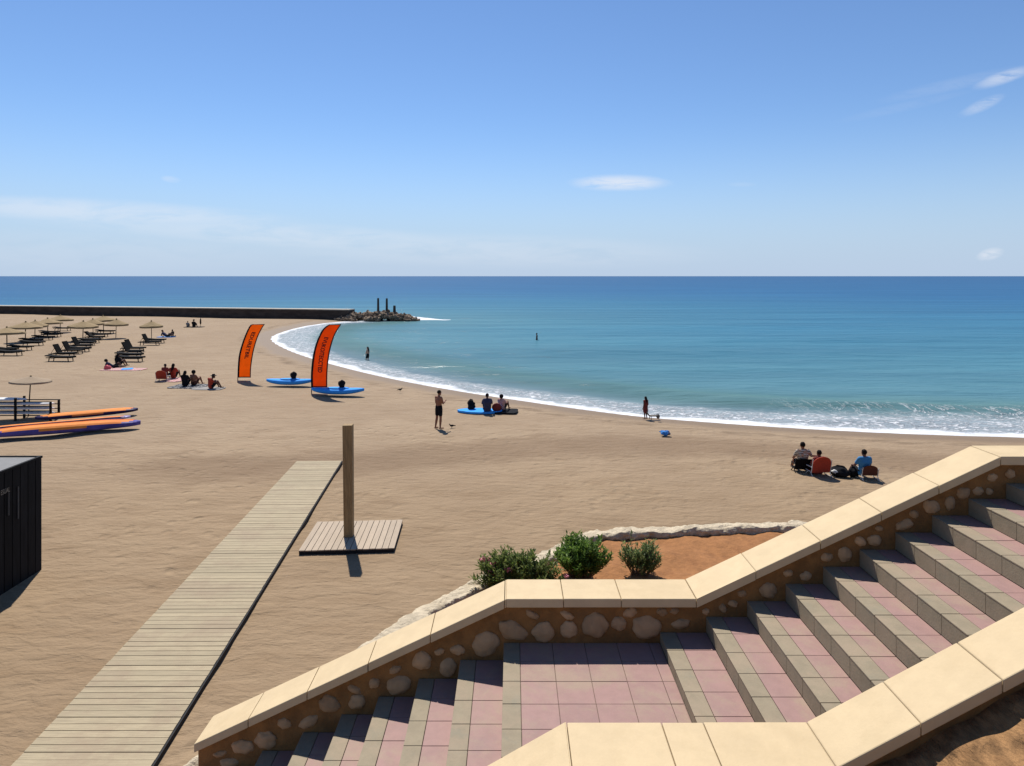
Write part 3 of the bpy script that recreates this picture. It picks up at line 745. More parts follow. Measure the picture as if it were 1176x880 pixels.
# ------------------------------------------------------------------ sunbeds and parasols
def make_sunbed(raised, mseat):
    t = thing('sunbed', 'dark sunbed', 'sunbed', (0,0,0), 0, 'sunbeds on the sand')
    fr = MB()
    for y in (-.3,.3): fr.tube([(-.95,y,.3),(.95,y,.3)], .035, 6)
    for x in (-.9,-.3,.3,.9): fr.tube([(x,-.3,.3),(x,.3,.3)], .018, 6)
    fr.build('frame', M['sunframe'], t)
    for x in (-.75,.75):
        for y in (-.28,.28): MB().tube([(x,y,0),(x*.94,y,.3)], .034, 6).build('leg', M['sunframe'], t)
    MB().box(-.25,.97,-.33,.33,.315,.40).build('seat', mseat, t, bevel=.015)
    a = R(raised); c, s_ = math.cos(a), math.sin(a)
    b = MB(); L_ = .8
    pts = [(-.26,.33),(-.26-L_*c,.33+L_*s_)]; nx, nz = s_*.08, c*.08
    b.add([(pts[0][0],-.31,pts[0][1]),(pts[1][0],-.31,pts[1][1]),(pts[1][0],.31,pts[1][1]),(pts[0][0],.31,pts[0][1]),
           (pts[0][0]+nx,-.31,pts[0][1]+nz),(pts[1][0]+nx,-.31,pts[1][1]+nz),(pts[1][0]+nx,.31,pts[1][1]+nz),(pts[0][0]+nx,.31,pts[0][1]+nz)],
          [(0,1,2,3),(7,6,5,4),(0,4,5,1),(1,5,6,2),(2,6,7,3),(3,7,4,0)])
    bo = b.build('backrest', mseat, t, bevel=.012)
    if raised > 20:
        k = MB()
        for y in (-.27,.27): k.tube([(-.26-L_*.6*c,y,.33+L_*.6*s_),(-.78,y,.31)], .016, 6)
        k.build('backrest_stay', M['sunframe'], bo)
    return t
flatbed = make_sunbed(6, M['sunbed']); upbed = make_sunbed(62, M['sunbed']); halfbed = make_sunbed(38, M['sunbed'])
protos_bed = {'f': flatbed, 'u': upbed, 'h': halfbed}; used = set()
def bed_at(u, v, kind, label, rz=0.0, sc=1.15):
    src = protos_bed[kind]
    if kind in used: o_ = copy_tree(src)
    else: o_ = src; used.add(kind)
    o_.location = at(u, v, .0); o_.rotation_euler = (0,0,R(rz)); o_.scale = (sc,sc,sc); o_['label'] = label
ordn = ['first','second','third','fourth','fifth','sixth','seventh','eighth','ninth','tenth']
rowA = [(12,408.5,'f'),(6,405,'f'),(24,402.5,'f'),(38,397,'f'),(36,394,'f'),(50,390.5,'f'),(60,387,'f'),(57,384.5,'f'),(72,380,'f')]
for i, (u,v,k_) in enumerate(rowA): bed_at(u, v, k_, f'dark flat sunbed, {ordn[i]} from the sand edge in the landward parasol row')
rowB = [(70,415,'f'),(72,410.5,'u'),(82,406.5,'u'),(90,404,'f'),(92,400.5,'u'),(97,397,'f'),(103,394,'f'),(108,390.5,'h'),(114,387,'f'),(121,383.5,'f')]
for i, (u,v,k_) in enumerate(rowB): bed_at(u, v, k_, f'dark sunbed, {ordn[i]} nearest of the middle parasol row' + (' with raised back' if k_ == 'u' else ''))
rowC = [(172,396.5,'u','dark sunbed with high raised back under the lone parasol'),(153,404,'u','dark sunbed with raised back, farthest of the short row by the red towel'),
        (150,407.5,'u','dark sunbed with raised back, second farthest of the short row by the red towel'),(149,411.5,'f','flat dark sunbed in the short row just behind the red towel'),(150,415.5,'f','flat dark sunbed right beside the people on the red towel'),(178,394,'f','flat dark sunbed behind the raised one under the lone parasol')]
for u,v,k_,lab in rowC: bed_at(u, v, k_, lab)

def make_parasol():
    t = thing('parasol', 'straw parasol', 'parasol', (0,0,0), 0, 'straw parasols over the sunbeds')
    MB().tube([(0,0,-.1),(0,0,2.3)], .045, 8).build('pole', M['sunframe'], t)
    c = MB(); n = 28; rn = random.Random(5); rings = []
    prof = [(0,2.48),(.12,2.41),(.6,2.21),(1.2,1.99),(1.52,1.87),(1.56,1.70)]
    vs = []; fs = []
    for r, z in prof:
        for j in range(n):
            a = 2*math.pi*j/n; rr = r*(1+.012*math.sin(a*7)); zz = z + (rn.uniform(-.05,.02) if r > 1.5 else rn.uniform(-.01,.01))
            vs.append((rr*math.cos(a), rr*math.sin(a), zz))
    m_ = len(prof)
    for r, z in prof[::-1]:
        for j in range(n):
            a = 2*math.pi*j/n; vs.append((r*.985*math.cos(a), r*.985*math.sin(a), z-.05))
    K = 2*m_
    for i in range(K-1):
        for j in range(n): fs.append((i*n+j, (i+1)*n+j, (i+1)*n+(j+1)%n, i*n+(j+1)%n))
    c.add(vs, fs); c.build('canopy', M['thatch'], t)
    MB().ball((0,0,2.50), (.08,.08,.09)).build('finial', M['thatch'], t, smooth=True)
    rb = MB()
    for j in range(8):
        a = 2*math.pi*j/8; rb.tube([(.04*math.cos(a),.04*math.sin(a),2.15),(1.4*math.cos(a),1.4*math.sin(a),1.80)], .014, 5)
    rb.build('ribs', M['sunframe'], t)
    return t
par = make_parasol()
plist = [(8,402,1.22,'wide straw parasol at the sand end of the landward row, cut by the photo edge'),(29,393,1.25,'wide straw parasol, second in the landward row'),(40,390.5,1.0,'straw parasol, third in the landward row, half behind the second'),(55,387,1.2,'straw parasol, fourth in the landward row'),(69,382,1.15,'straw parasol at the jetty end of the landward row'),
         (95,391.5,1.18,'broad straw parasol nearest to us in the middle row'),(107,388,.95,'straw parasol just behind the broad one of the middle row'),(119,383,1.25,'tall straw parasol near the jetty end of the middle row'),(133,388.5,.98,'low straw parasol at the jetty end of the middle row'),(174,391.5,.92,'lone straw parasol over the separate sunbed')]
for i, (u,v,s_,lab) in enumerate(plist):
    o_ = par if i == 0 else copy_tree(par)
    o_.location = at(u,v,0); s_ *= .86; o_.scale = (s_,s_,.93); o_.rotation_euler = (R((i*37)%5-2),R((i*53)%5-2),i*.7); o_['label'] = lab
o_ = copy_tree(par)
for ch in o_.children:
    if ch.name.startswith('canopy'):
        ch.data = ch.data.copy(); ch.data.materials[0] = M['sandcloth']
    if not ch.name.startswith('pole'): ch.scale = (1,1,.42); ch.location = (0,0,1.22)
o_.location = at(32.5,479,0); o_.scale = (.62,.62,.96); o_.rotation_euler = (0,R(3),.4); o_['label'] = 'sandy coloured parasol on a thin dark pole beside the board rack'; 

# ------------------------------------------------------------------ hulls
def hull(L_, W, T, rock, nose, n=28, kn=12, lift=0.0):
    """closed hull along x, origin underneath the middle"""
    top = MB(); vs = []; fs = []
    for i in range(n+1):
        t = -1+2*i/n; w = W/2*max(0.02,(1-abs(t)**nose))**.6; zb = rock*abs(t)**2.4; th = T*(1-.55*abs(t)**3)
        ring = []
        for j in range(kn):
            a = 2*math.pi*j/kn; ca, sa = math.cos(a), math.sin(a)
            y = w*math.copysign(abs(ca)**.7, ca); z = zb + th/2 + th/2*math.copysign(abs(sa)**.8, sa)
            ring.append((t*L_/2, y, z+lift))
        vs += ring
    for i in range(n):
        for j in range(kn): fs.append((i*kn+j, (i+1)*kn+j, (i+1)*kn+(j+1)%kn, i*kn+(j+1)%kn))
    fs.append(tuple(range(kn))); fs.append(tuple(n*kn+j for j in range(kn-1,-1,-1)))
    return vs, fs
def split_hull(vs, fs, zsplit_fn):
    up = MB(); lo = MB()
    for f in fs:
        c = sum((Vector(vs[i]) for i in f), Vector())/len(f)
        (up if c.z > zsplit_fn(c.x) else lo).add([vs[i] for i in f], [tuple(range(len(f)))])
    return up, lo
def kayak(u, v, lab, L_, rz=0):
    p = at(u, v, 0); t = thing('kayak', lab, 'kayak', p, R(rz), 'blue kayaks on the sand')
    vs, fs = hull(L_, .95, .36, .22, 2.6, lift=.10)
    MB().add(vs, fs).build('hull', M['kayakblue'], t, smooth=True)
    w = MB(); vs2, fs2 = hull(L_*.42, .56, .07, .02, 4, 16, 12, .455); w.add(vs2, fs2); w.build('deck_well', M['kayakblue'], t, smooth=True)
    s_ = MB(); s_.ball((.25,0,.72), (.21,.18,.27), 16, 10, None, .12, 5); s_.build('seat_back', M['black'], t, smooth=True)
    return t
kayak(333, 443.5, 'blue kayak with black seat back, on the sand behind the taller banner', 3.25, -3)
kayak(388, 454.5, 'blue kayak with black seat back, lying in front of the taller banner', 3.35, -4)

def long_board(lab, tip, tail, W, T, mt, ml, stripe=None):
    d = tip-tail; t = thing('longboard', lab, 'board', (tip+tail)/2, math.atan2(d.y,d.x), 'orange boards lying in a stack')
    L_ = d.length; vs, fs = hull(L_, W, T, .10, 9, 40, 14)
    up, lo = split_hull(vs, fs, lambda x: T*.62+.10*abs(2*x/L_)**2.4)
    up.build('deck', mt, t, smooth=True); lo.build('underside', ml, t, smooth=True)
    if stripe:
        s_ = MB(); y0 = stripe[1]; n = 24
        for i in range(n):
            xa, xb = -L_*.46+L_*.92*i/n, -L_*.46+L_*.92*(i+1)/n
            za = T+.004+.10*abs(2*xa/L_)**2.4-.055*T*0; zb = T+.004+.10*abs(2*xb/L_)**2.4
            ka = T*(1-.55*abs(2*xa/L_)**3)-T; kb = T*(1-.55*abs(2*xb/L_)**3)-T
            s_.hexa([(xa,y0-stripe[2],za+ka-.012),(xb,y0-stripe[2],zb+kb-.012),(xb,y0+stripe[2],zb+kb-.012),(xa,y0+stripe[2],za+ka-.012)],[(xa,y0-stripe[2],za+ka),(xb,y0-stripe[2],zb+kb),(xb,y0+stripe[2],zb+kb),(xa,y0+stripe[2],za+ka)])
        s_.build('stripe', stripe[0], t)
    return t
long_board('long orange board farthest back, beside the rack', at(158.5,473.5,.12), at(40,484,.12), .82, .30, M['boardorange'], M['navy'])
long_board('narrow orange board with lilac stripe between the two wider ones', at(150,482,.06), at(-20,497,.06), .62, .24, M['boardorange'], M['lilac'], (M['navy'], -.25, .05))
long_board('front orange board with violet underside, foremost of the three', at(161.5,490,.10), at(-20,504.5,.10), .90, .44, M['boardorange'], M['purple'], (M['boardred'], .16, .05))

rk = thing('board_rack', 'dark slatted rack holding white boards beside the orange boards', 'rack', at(25,482,0)); 
for x in (-2.0,-.1,1.72):
    for y in (-.32,.32): MB().box(x-.045 if x > -1 else x-.06,x+.045 if x > -1 else x+.06,y-.04,y+.04,-.1,1.18 if x > -.5 and x < 1 else .95).build('post', M['blackboard'], rk)
for z in (.28,.52,.76,.98): MB().box(-2.6,1.78,-.36,-.31,z-.022,z+.022).build('rail', M['blackboard'], rk); MB().box(-2.6,1.78,.31,.36,z-.022,z+.022).build('rail', M['blackboard'], rk)
for i, (z, lab) in enumerate(((.32,'white board on the lowest rail of the rack'),(.56,'white board on the second rail of the rack'),(.80,'white board on the third rail of the rack'),(1.02,'white board lying on top of the rack'))):
    vs, fs = hull(4.1 if i < 3 else 3.2, .58, .13, .03, 5, 24, 12)
    b = MB().add(vs, fs).build('white_board', M['boardwhite'], None, smooth=True); p = at(25,482,0); b.location = (p.x-.35-(1.0 if i == 3 else 0), p.y, z-.015)
    tag(b, lab, 'board', 'white boards on the rack')

# ------------------------------------------------------------------ banners
def banner(lab, left, right, d, text, m, tr, base_v):
    cu = (left[0][0]+right[0][0])/2
    base = Vector((atd(left[0][0], base_v, d).x, d, 0)); t = thing('feather_banner', lab, 'banner', base, 0, 'orange feather banners')
    Lp = smooth_poly(left, 8); Rp = smooth_poly(right, 8); n = 40; mN = 10
    def res(P):
        l = np.concatenate([[0], np.cumsum(np.linalg.norm(np.diff(P,axis=0),axis=1))]); s = np.linspace(0,l[-1],n+1)
        return np.stack([np.interp(s,l,P[:,0]), np.interp(s,l,P[:,1])],1)
    Lp, Rp = res(Lp), res(Rp)
    def pt(s, k, off=0):
        i = min(int(s*n), n-1); f = s*n-i
        a = Lp[i]*(1-f)+Lp[i+1]*f; b_ = Rp[i]*(1-f)+Rp[i+1]*f; q = a*(1-k)+b_*k
        w = atd(q[0], q[1], d); w.y += .05*math.sin(k*3.1+s*5)*k + off; return w - base
    def sheet(k0, k1, s0, s1, front, back, nn=n, mm=mN):
        mb = MB(); vs = []; fs = []
        for side in (front, back):
            for i in range(nn+1):
                for j in range(mm+1): vs.append(pt(s0+(s1-s0)*i/nn, k0+(k1-k0)*j/mm, side))
        q = (nn+1)*(mm+1)
        for i in range(nn):
            for j in range(mm):
                a = i*(mm+1)+j; fs.append((a,a+1,a+mm+2,a+mm+1)); fs.append((q+a+mm+1,q+a+mm+2,q+a+1,q+a))
        for i in range(nn):
            a = i*(mm+1); fs.append((a,a+mm+1,q+a+mm+1,q+a)); a += mm; fs.append((a+mm+1,a,q+a,q+a+mm+1))
        for j in range(mm): fs.append((j,q+j,q+j+1,j+1)); a = nn*(mm+1)+j; fs.append((a,a+1,q+a+1,q+a))
        return mb.add(vs, fs)
    sheet(.02,.98,.008,.992,-.006,.006).build('sail', m, t)
    bm = MB()
    for a in ((0,.085,0,1),(.93,1,0,1)): 
        s_ = sheet(*a,-.012,.012,n,2); bm.add(s_.v, s_.f)
    for a in ((.0855,.9295,0,.016),(.0855,.9295,.984,1)):
        s_ = sheet(*a,-.012,.012,2,mN); bm.add(s_.v, s_.f)
    bm.build('border', M['black'], t)
    P = [pt(i/20, 0) + Vector((-.02,0,0)) for i in range(21)]
    MB().tube([Vector((P[0].x,0,-.2))]+P, [.028]*12+[.02]*10, 8).build('pole', M['black'], t)
    me = text_mesh(text, 1.0); me.materials.append(M['letter']); co = np.array([v.co for v in me.vertices])
    x0, xw = co[:,0].min(), np.ptp(co[:,0]); y0, yw = co[:,1].min(), np.ptp(co[:,1])
    (s_a, s_b, k_a, k_b) = tr
    for v in me.vertices:
        s = s_b-(v.co.x-x0)/xw*(s_b-s_a); k = k_a+(v.co.y-y0)/yw*(k_b-k_a); v.co = pt(s, k, -.016)
    ob = bpy.data.objects.new('lettering', me); C.objects.link(ob); ob.parent = t
    return t
banner('light orange feather banner standing alone, farther and shorter of the two',
       [(273.4,433.8),(273.9,420),(275.3,406.8),(279.7,391.3),(285.7,377),(288.6,373.2),(291.5,372.6)], [(288,433.8),(288.6,422.3),(291.6,403),(295.8,387.7),(300.6,377.5),(304,372.4)], 48.8, 'EDURETBIL', M['orange'], (.33,.82,.40,.70), 437)
banner('deep orange taller feather banner rising behind a blue kayak',
       [(358.1,445),(357.9,429.4),(360,409),(363.8,393.6),(369.8,380.5),(375,375),(379,372.8)], [(375.8,445),(376.3,427),(378.1,409),(381.1,394.8),(385.3,383),(391.9,372.4)], 43.4, 'EVUKOITECCTED', M['orange2'], (.22,.76,.37,.66), 452)

# ------------------------------------------------------------------ people
def J_stand(): 
    return dict(pel=(0,0,.93), waist=(0,.0,1.08), chest=(0,-.01,1.30), neck=(0,0,1.47), head=(0,.02,1.63), shL=(-.185,-.01,1.41), shR=(.185,-.01,1.41),
      elL=(-.23,-.03,1.13), elR=(.23,-.03,1.13), wrL=(-.22,.06,.88), wrR=(.22,.06,.88), hipL=(-.09,0,.91), hipR=(.09,0,.91), knL=(-.10,.02,.49), knR=(.10,.02,.49),
      anL=(-.11,-.02,.08), anR=(.11,-.02,.08), toL=(-.13,.14,.035), toR=(.13,.14,.035))
def J_sit(lean=0.0):
    return dict(pel=(0,0,.12), waist=(0,-.03-lean*.3,.28), chest=(0,-.06-lean*.7,.49), neck=(0,-.03-lean,.66), head=(0,.02-lean,.81), shL=(-.18,-.05-lean*.8,.60), shR=(.18,-.05-lean*.8,.60),
      elL=(-.25,.10-lean*.5,.40), elR=(.25,.10-lean*.5,.40), wrL=(-.17,.31,.45), wrR=(.17,.31,.45), hipL=(-.09,.03,.12), hipR=(.09,.03,.12), knL=(-.16,.36,.46), knR=(.16,.36,.46),
      anL=(-.14,.60,.07), anR=(.14,.60,.07), toL=(-.15,.75,.03), toR=(.15,.75,.03))
def J_chair(z=.30):
    return dict(pel=(0,0,z), waist=(0,-.04,z+.15), chest=(0,-.10,z+.38), neck=(0,-.10,z+.55), head=(0,-.07,z+.70), shL=(-.185,-.11,z+.50), shR=(.185,-.11,z+.50),
      elL=(-.27,.02,z+.26), elR=(.27,.02,z+.26), wrL=(-.22,.24,z+.20), wrR=(.22,.24,z+.20), hipL=(-.09,.04,z), hipR=(.09,.04,z), knL=(-.13,.42,z+.1), knR=(.13,.42,z+.1),
      anL=(-.13,.66,.08), anR=(.13,.66,.08), toL=(-.14,.81,.035), toR=(.14,.81,.035))
def J_recline():
    return dict(pel=(0,0,.12), waist=(0,-.14,.19), chest=(0,-.32,.33), neck=(0,-.44,.48), head=(0,-.48,.62), shL=(-.18,-.42,.42), shR=(.18,-.42,.42),
      elL=(-.24,-.52,.18), elR=(.24,-.52,.18), wrL=(-.25,-.30,.06), wrR=(.25,-.30,.06), hipL=(-.09,.04,.12), hipR=(.09,.04,.12), knL=(-.12,.40,.36), knR=(.12,.44,.14),
      anL=(-.12,.66,.08), anR=(.12,.88,.09), toL=(-.13,.80,.04), toR=(.14,.93,.2))
def hand(mb, w, e, side):
    """palm, four unequal curled fingers and a side thumb at the wrist w, forearm coming from e"""
    w, e = Vector(w), Vector(e); d = (w-e).normalized(); a = d.cross(Vector((0,1,0)) if abs(d.y) < .8 else Vector((0,0,1))).normalized(); b = d.cross(a)
    pc = w + d*.055
    mb.ball(pc, (.03,.03,.03)); mb.cap(w, pc, .026, .034)
    for i, l in enumerate((.068,.078,.072,.056)):
        k = (i-1.5)*.019; r0 = pc + a*k + d*.02; r1 = r0 + d*l*.6 + b*.01; r2 = r1 + d*l*.35 + b*.028
        mb.cap(r0, r1, .0105, .010); mb.cap(r1, r2, .010, .0085)
    t0 = pc - a*.022 - d*.02; t1 = t0 - a*.03 + d*.03; mb.cap(t0, t1, .012, .010); mb.cap(t1, t1 + d*.032 + a*.004, .010, .0085)
def person(label, loc, rz, J, skin='skin', shirt=None, shorts='black', sc=1.0, hair='short', dress=None, hat=None, voxel=.015, group=None, head_r=1.0):
    V = {k: Vector(p) for k, p in J.items()}
    t = thing('person', label, 'person', loc, R(rz), group); t.scale = (sc,sc,sc)
    b = MB()
    def torso(m, g=1.0, a=0.0):
        p, w, c, n = V['pel'], V['waist'], V['chest'], V['neck']
        for s_ in (-1,1):
            x = Vector((s_,0,0))
            m.cap(p+x*.07, w+x*.055, .105*g+a, .098*g+a); m.cap(w+x*.055, c+x*.075, .098*g+a, .115*g+a)
            m.cap(c+x*.075, V['shL' if s_ < 0 else 'shR']*.9+n*.1, .11*g+a, .065*g+a)
        m.cap(V['shL']*.8+n*.2, V['shR']*.8+n*.2, .062*g+a, .062*g+a); m.cap(c, n*.75+c*.25, .10*g+a, .062*g+a)
    torso(b)
    b.cap(V['chest'].lerp(V['neck'],.7), V['neck'], .085, .056); b.cap(V['neck'], V['head'], .055, .055)
    hd = V['head']; b.ball(hd+Vector((0,0,.012)), (.078*head_r,.097*head_r,.112*head_r), 16, 12); b.ball(hd+Vector((0,.045,-.065)), (.052,.05,.05))
    b.cap(hd+Vector((0,.088,.012)), hd+Vector((0,.112,-.022)), .011, .016)                 # nose
    for s_ in (-1,1):
        b.ball(hd+Vector((s_*.079,-.005,-.005)), (.016,.026,.034)); b.ball(hd+Vector((s_*.032,.083,.022)), (.018,.014,.012))   # ear, brow and eye socket
    b.ball(hd+Vector((0,.092,-.06)), (.026,.012,.011))                                  # mouth
    for s_ in 'LR':
        b.cap(V['sh'+s_], V['el'+s_], .056, .043); b.cap(V['el'+s_], V['wr'+s_], .042, .028); hand(b, V['wr'+s_], V['el'+s_], s_)
        b.cap(V['hip'+s_], V['kn'+s_], .092, .058); b.cap(V['kn'+s_], V['kn'+s_].lerp(V['an'+s_],.3), .057, .06); b.cap(V['kn'+s_].lerp(V['an'+s_],.3), V['an'+s_], .06, .036)
        b.cap(V['an'+s_]+Vector((0,-.03,-.035)), V['to'+s_], .034, .028)
        to = V['to'+s_]; td = (to-V['an'+s_]); td.z = 0; td.normalize()
        for q in range(5): b.cap(to+Vector(((q-2)*.014,0,-.005)), to+Vector(((q-2)*.017,0,-.012))+td*(.045-.004*abs(q-1)), .0125, .0115)
    fused(b, 'body', M[skin], t, voxel, 2)
    if shirt:
        m = MB(); torso(m, 1.0, .016)
        for s_ in 'LR': m.cap(V['sh'+s_], V['sh'+s_].lerp(V['el'+s_],.62), .072, .068)
        fused(m, 'shirt', M[shirt], t, .016, 3)
    if shorts:
        m = MB()
        for s_ in (-1,1):
            x = Vector((s_,0,0)); k_ = 'L' if s_ < 0 else 'R'
            m.cap(V['pel']+x*.07+(V['waist']-V['pel'])*.55, V['pel']+x*.07, .112, .118); m.cap(V['hip'+k_], V['hip'+k_].lerp(V['kn'+k_],.62), .112, .092)
        fused(m, 'shorts', M[shorts], t, .016, 2)
    if dress:
        m = MB(); torso(m, 1.0, .018)
        m.cap(V['pel'], V['pel'].lerp((V['knL']+V['knR'])/2,.7), .16, .20); fused(m, 'dress', M[dress], t, .018, 3)
    hr = MB(); up = Vector((0,-.022,.035))
    hr.ball(hd+up, (.088*head_r,.098*head_r,.098*head_r), 16, 12)
    if hair == 'long':
        hr.cap(hd+Vector((0,-.06,.0)), V['neck']+Vector((0,-.09,-.05)), .085, .085); hr.cap(V['neck']+Vector((0,-.09,-.05)), V['neck'].lerp(V['waist'],.6)+Vector((0,-.10,0)), .09, .05)
    if hair == 'bush': hr.ball(hd+Vector((0,-.04,.02)), (.125,.125,.13), 16, 12)
    fused(hr, 'hair', M['hair'], t, .015, 1, noise_amp=.006, noise_sc=30)
    if hat:
        m = MB(); m.tube([hd+Vector((0,0,.06)), hd+Vector((0,0,.075))], [.2,.2], 20); m.tube([hd+Vector((0,0,.07)), hd+Vector((0,0,.17))], [.105,.085], 16)
        fused(m, 'hat', M[hat], t, .014, 1)
    return t

J = J_stand(); J.update(elL=(-.22,.02,1.16), wrL=(-.06,.25,1.16), elR=(.23,.05,1.17), wrR=(.10,.30,1.24), head=(.0,.035,1.63), anL=(-.14,-.08,.08), toL=(-.16,.08,.035), knL=(-.12,-.01,.49))
person('bare chested person in black shorts standing on the open sand with forearms raised', at(504,492.5,0), -42, J, 'skin', None, 'black', 1.08, 'short')
person('person with long dark hair in a dark red dress standing at the water edge', at(741.5,481.5,-.22), 35, J_stand(), 'skindark', None, None, .70, 'long', 'darkred')
J = J_stand(); J.update(elL=(-.26,.03,1.15), wrL=(-.16,.18,1.02), anL=(-.13,.12,.08), toL=(-.14,.28,.035), knL=(-.12,.12,.5))
person('wading person in dark swimwear near the foam, behind the taller banner', at(422.3,414.5,SEA)+Vector((0,0,-.30)), 70, J, 'skinpale', None, 'black', .92, 'long')
person('lone bather standing waist deep far out in the bay', at(616.5,391,SEA)+Vector((0,0,-.64)), 75, J_stand(), 'skindark', None, 'black', .88, 'short')

def folding_chair(label, loc, rz, mback, mframe, rounded=True, hb=.80, w=.56, group=None):
    zs = .15
    t = thing('beach_chair', label, 'chair', loc, R(rz), group)
    MB().box(-w/2+.02,w/2-.02,-.18,.26,.15,.175).build('seat', mback, t, bevel=.006)
    n = 12; vs = []; z0, z1 = .17, hb; 
    out = [(-w/2,z0),(w/2,z0)] + ([(w/2*math.cos(a), z0+(z1-z0)*(.55+.45*math.sin(a))) for a in np.linspace(0,math.pi,n)] if rounded else [(w/2,z1),(-w/2,z1)])
    m = MB(); k = len(out)
    f_ = lambda x, z, o: (x, -.19-(z-z0)*.28+o-.05*math.cos(x/w*2.6), z)
    m.add([f_(x,z,0) for x,z in out]+[f_(x,z,.03) for x,z in out], [tuple(range(k)), tuple(range(2*k-1,k-1,-1))]+[(i,(i+1)%k,k+(i+1)%k,k+i)[::-1] for i in range(k)])
    m.build('backrest', mback, t)
    for s_ in (-1,1):
        x = s_*(w/2+.015); l = MB(); l.tube([(x,-.34,.0),(x,-.1,.19),(x,.28,.19)], .016, 6); l.tube([(x,.26,0),(x,.02,.18)], .016, 6); l.tube([(x,-.36,.012),(x,.28,.012)], .014, 6)
        l.build('leg', mframe, t)
        a = MB(); a.tube([(x,-.26,.38),(x,.2,.36)], .02, 6); a.tube([(x,.18,.36),(x,.24,.18)], .014, 6); a.tube([(x,-.2,.16),(x,-.32,hb*.85)], .014, 6); a.build('armrest', mframe, t)
    return t
seat_grp = 'folding beach chairs'
# group on the right of the beach
p = at(921,542.5,0); folding_chair('dark framed folding chair under the person in the striped shirt', p, -6, M['sunbed'], M['sunframe'], False, .58, .62, seat_grp)
Jc = J_chair(.27); Jc.update(elR=(.33,.04,.58), wrR=(.52,.12,.56))
person('person in a beige and dark striped shirt on a dark folding chair', p+Vector((0,.0,0)), -6, Jc, 'skin', 'stripeshirt', 'black', 1.08, 'short')
p = at(939.5,546,0); folding_chair('folding chair with rounded bright red back on the open sand', p, 4, M['red'], M['white'], True, .80, .70, seat_grp)
person('dark haired person hidden behind the rounded bright red chair back', p, 4, J_chair(.15), 'skindark', 'darkred', 'black', 1.0, 'short')
p = at(991,549,0); folding_chair('folding chair with brown back and white legs beside the black bag', p+Vector((.16,-.04,0)), -8, M['brownred'], M['white'], True, .56, .52, seat_grp)
person('person in a bright blue shirt on the brown backed chair', p, 2, J_chair(.20), 'skindark', 'blueshirt', 'black', 1.06, 'short')
def bag(label, loc, r, m, m2=None, rz=0, name='bag', seed=3):
    t = thing(name, label, 'bag', loc, R(rz))
    b = MB(); b.ball((0,0,r[2]*.85), r, 18, 12, None, .22, seed); b.ball((r[0]*.3,-r[1]*.2,r[2]*.6), (r[0]*.75,r[1]*.85,r[2]*.62), 14, 10, None, .2, seed+1)
    fused(b, 'bag_body', m, t, .03, 2)
    MB().tube([(-r[0]*.6,0,r[2]*1.5),(-r[0]*.2,0,r[2]*2.05),(r[0]*.35,0,r[2]*1.95),(r[0]*.6,0,r[2]*1.3)], .018, 6).build('strap', M['black'], t)
    if m2: b = MB(); b.ball((-r[0]*.35,-r[1]*.72,r[2]*.95), (r[0]*.42,r[1]*.35,r[2]*.42), 14, 10, None, .25, seed+5); b.build('pocket', m2, t, smooth=True)
    return t
bag('black holdall with a pale round pocket between the red and brown chairs', at(964,546.5,0), (.36,.24,.19), M['black'], M['white'], -25)
bag('small black bag leaning against the brown backed chair', at(980,546.5,0), (.2,.17,.17), M['black'], None, 15, seed=9)

# group on the blue mat
def mat_on_sand(name, label, cat, loc, L_, W, rz, m, pointed=0.0, th=.03):
    n = 26; out = []
    for i in range(n):
        a = 2*math.pi*i/n; ca, sa = math.cos(a), math.sin(a); e = .35 if not pointed else pointed
        out.append((L_/2*math.copysign(abs(ca)**e, ca), W/2*math.copysign(abs(sa)**e, sa)))
    rn = random.Random(int(L_*100)); zs = [th+rn.uniform(-.006,.014) for _ in out]
    mb = MB().add([(x,y,-.03) for x,y in out]+[(x,y,z) for (x,y),z in zip(out,zs)]+[(0,0,th)], [tuple(range(n-1,-1,-1))]+[(i,(i+1)%n,n+(i+1)%n,n+i) for i in range(n)]+[(n+i,n+(i+1)%n,2*n) for i in range(n)])
    o_ = mb.build(name, m); o_.location = loc; o_.rotation_euler = (0,0,R(rz)); return tag(o_, label, cat)
mat_on_sand('bodyboard', 'bright blue pointed board on the sand under the person in navy', 'board', at(551,472.5,0), 2.5, 1.25, -4, M['kayakblue'], 1.15, .07)
bag('upright black backpack on the tail of the bright blue board', at(541,469.8,.07), (.23,.17,.27), M['black'], None, 10, 'backpack', 21)
person('person in a navy shirt seated on the bright blue board facing the sea', at(559.5,473,.06), 6, J_sit(), 'skindark', 'navyshirt', 'black', 1.08, 'short')
mat_on_sand('beach_towel', 'black beach towel under the person in red patterned clothes', 'towel', at(579,472,0), 1.5, 1.3, -6, M['black'], 0, .02)
person('bushy haired person in red patterned clothes seated beside the navy shirt', at(577,471,.02), -25, J_sit(.12), 'skin', 'patternred', 'black', .95, 'bush')
ro = MB().ball((0,0,.26), (.27,.12,.26), 18, 12, Matrix.Rotation(.25,3,'X')).build('float_ring', M['darkred'], None, True); ro.location = at(570.5,473.5,.0)
tag(ro, 'round dark red cushion standing beside the person in red patterned clothes', 'cushion')

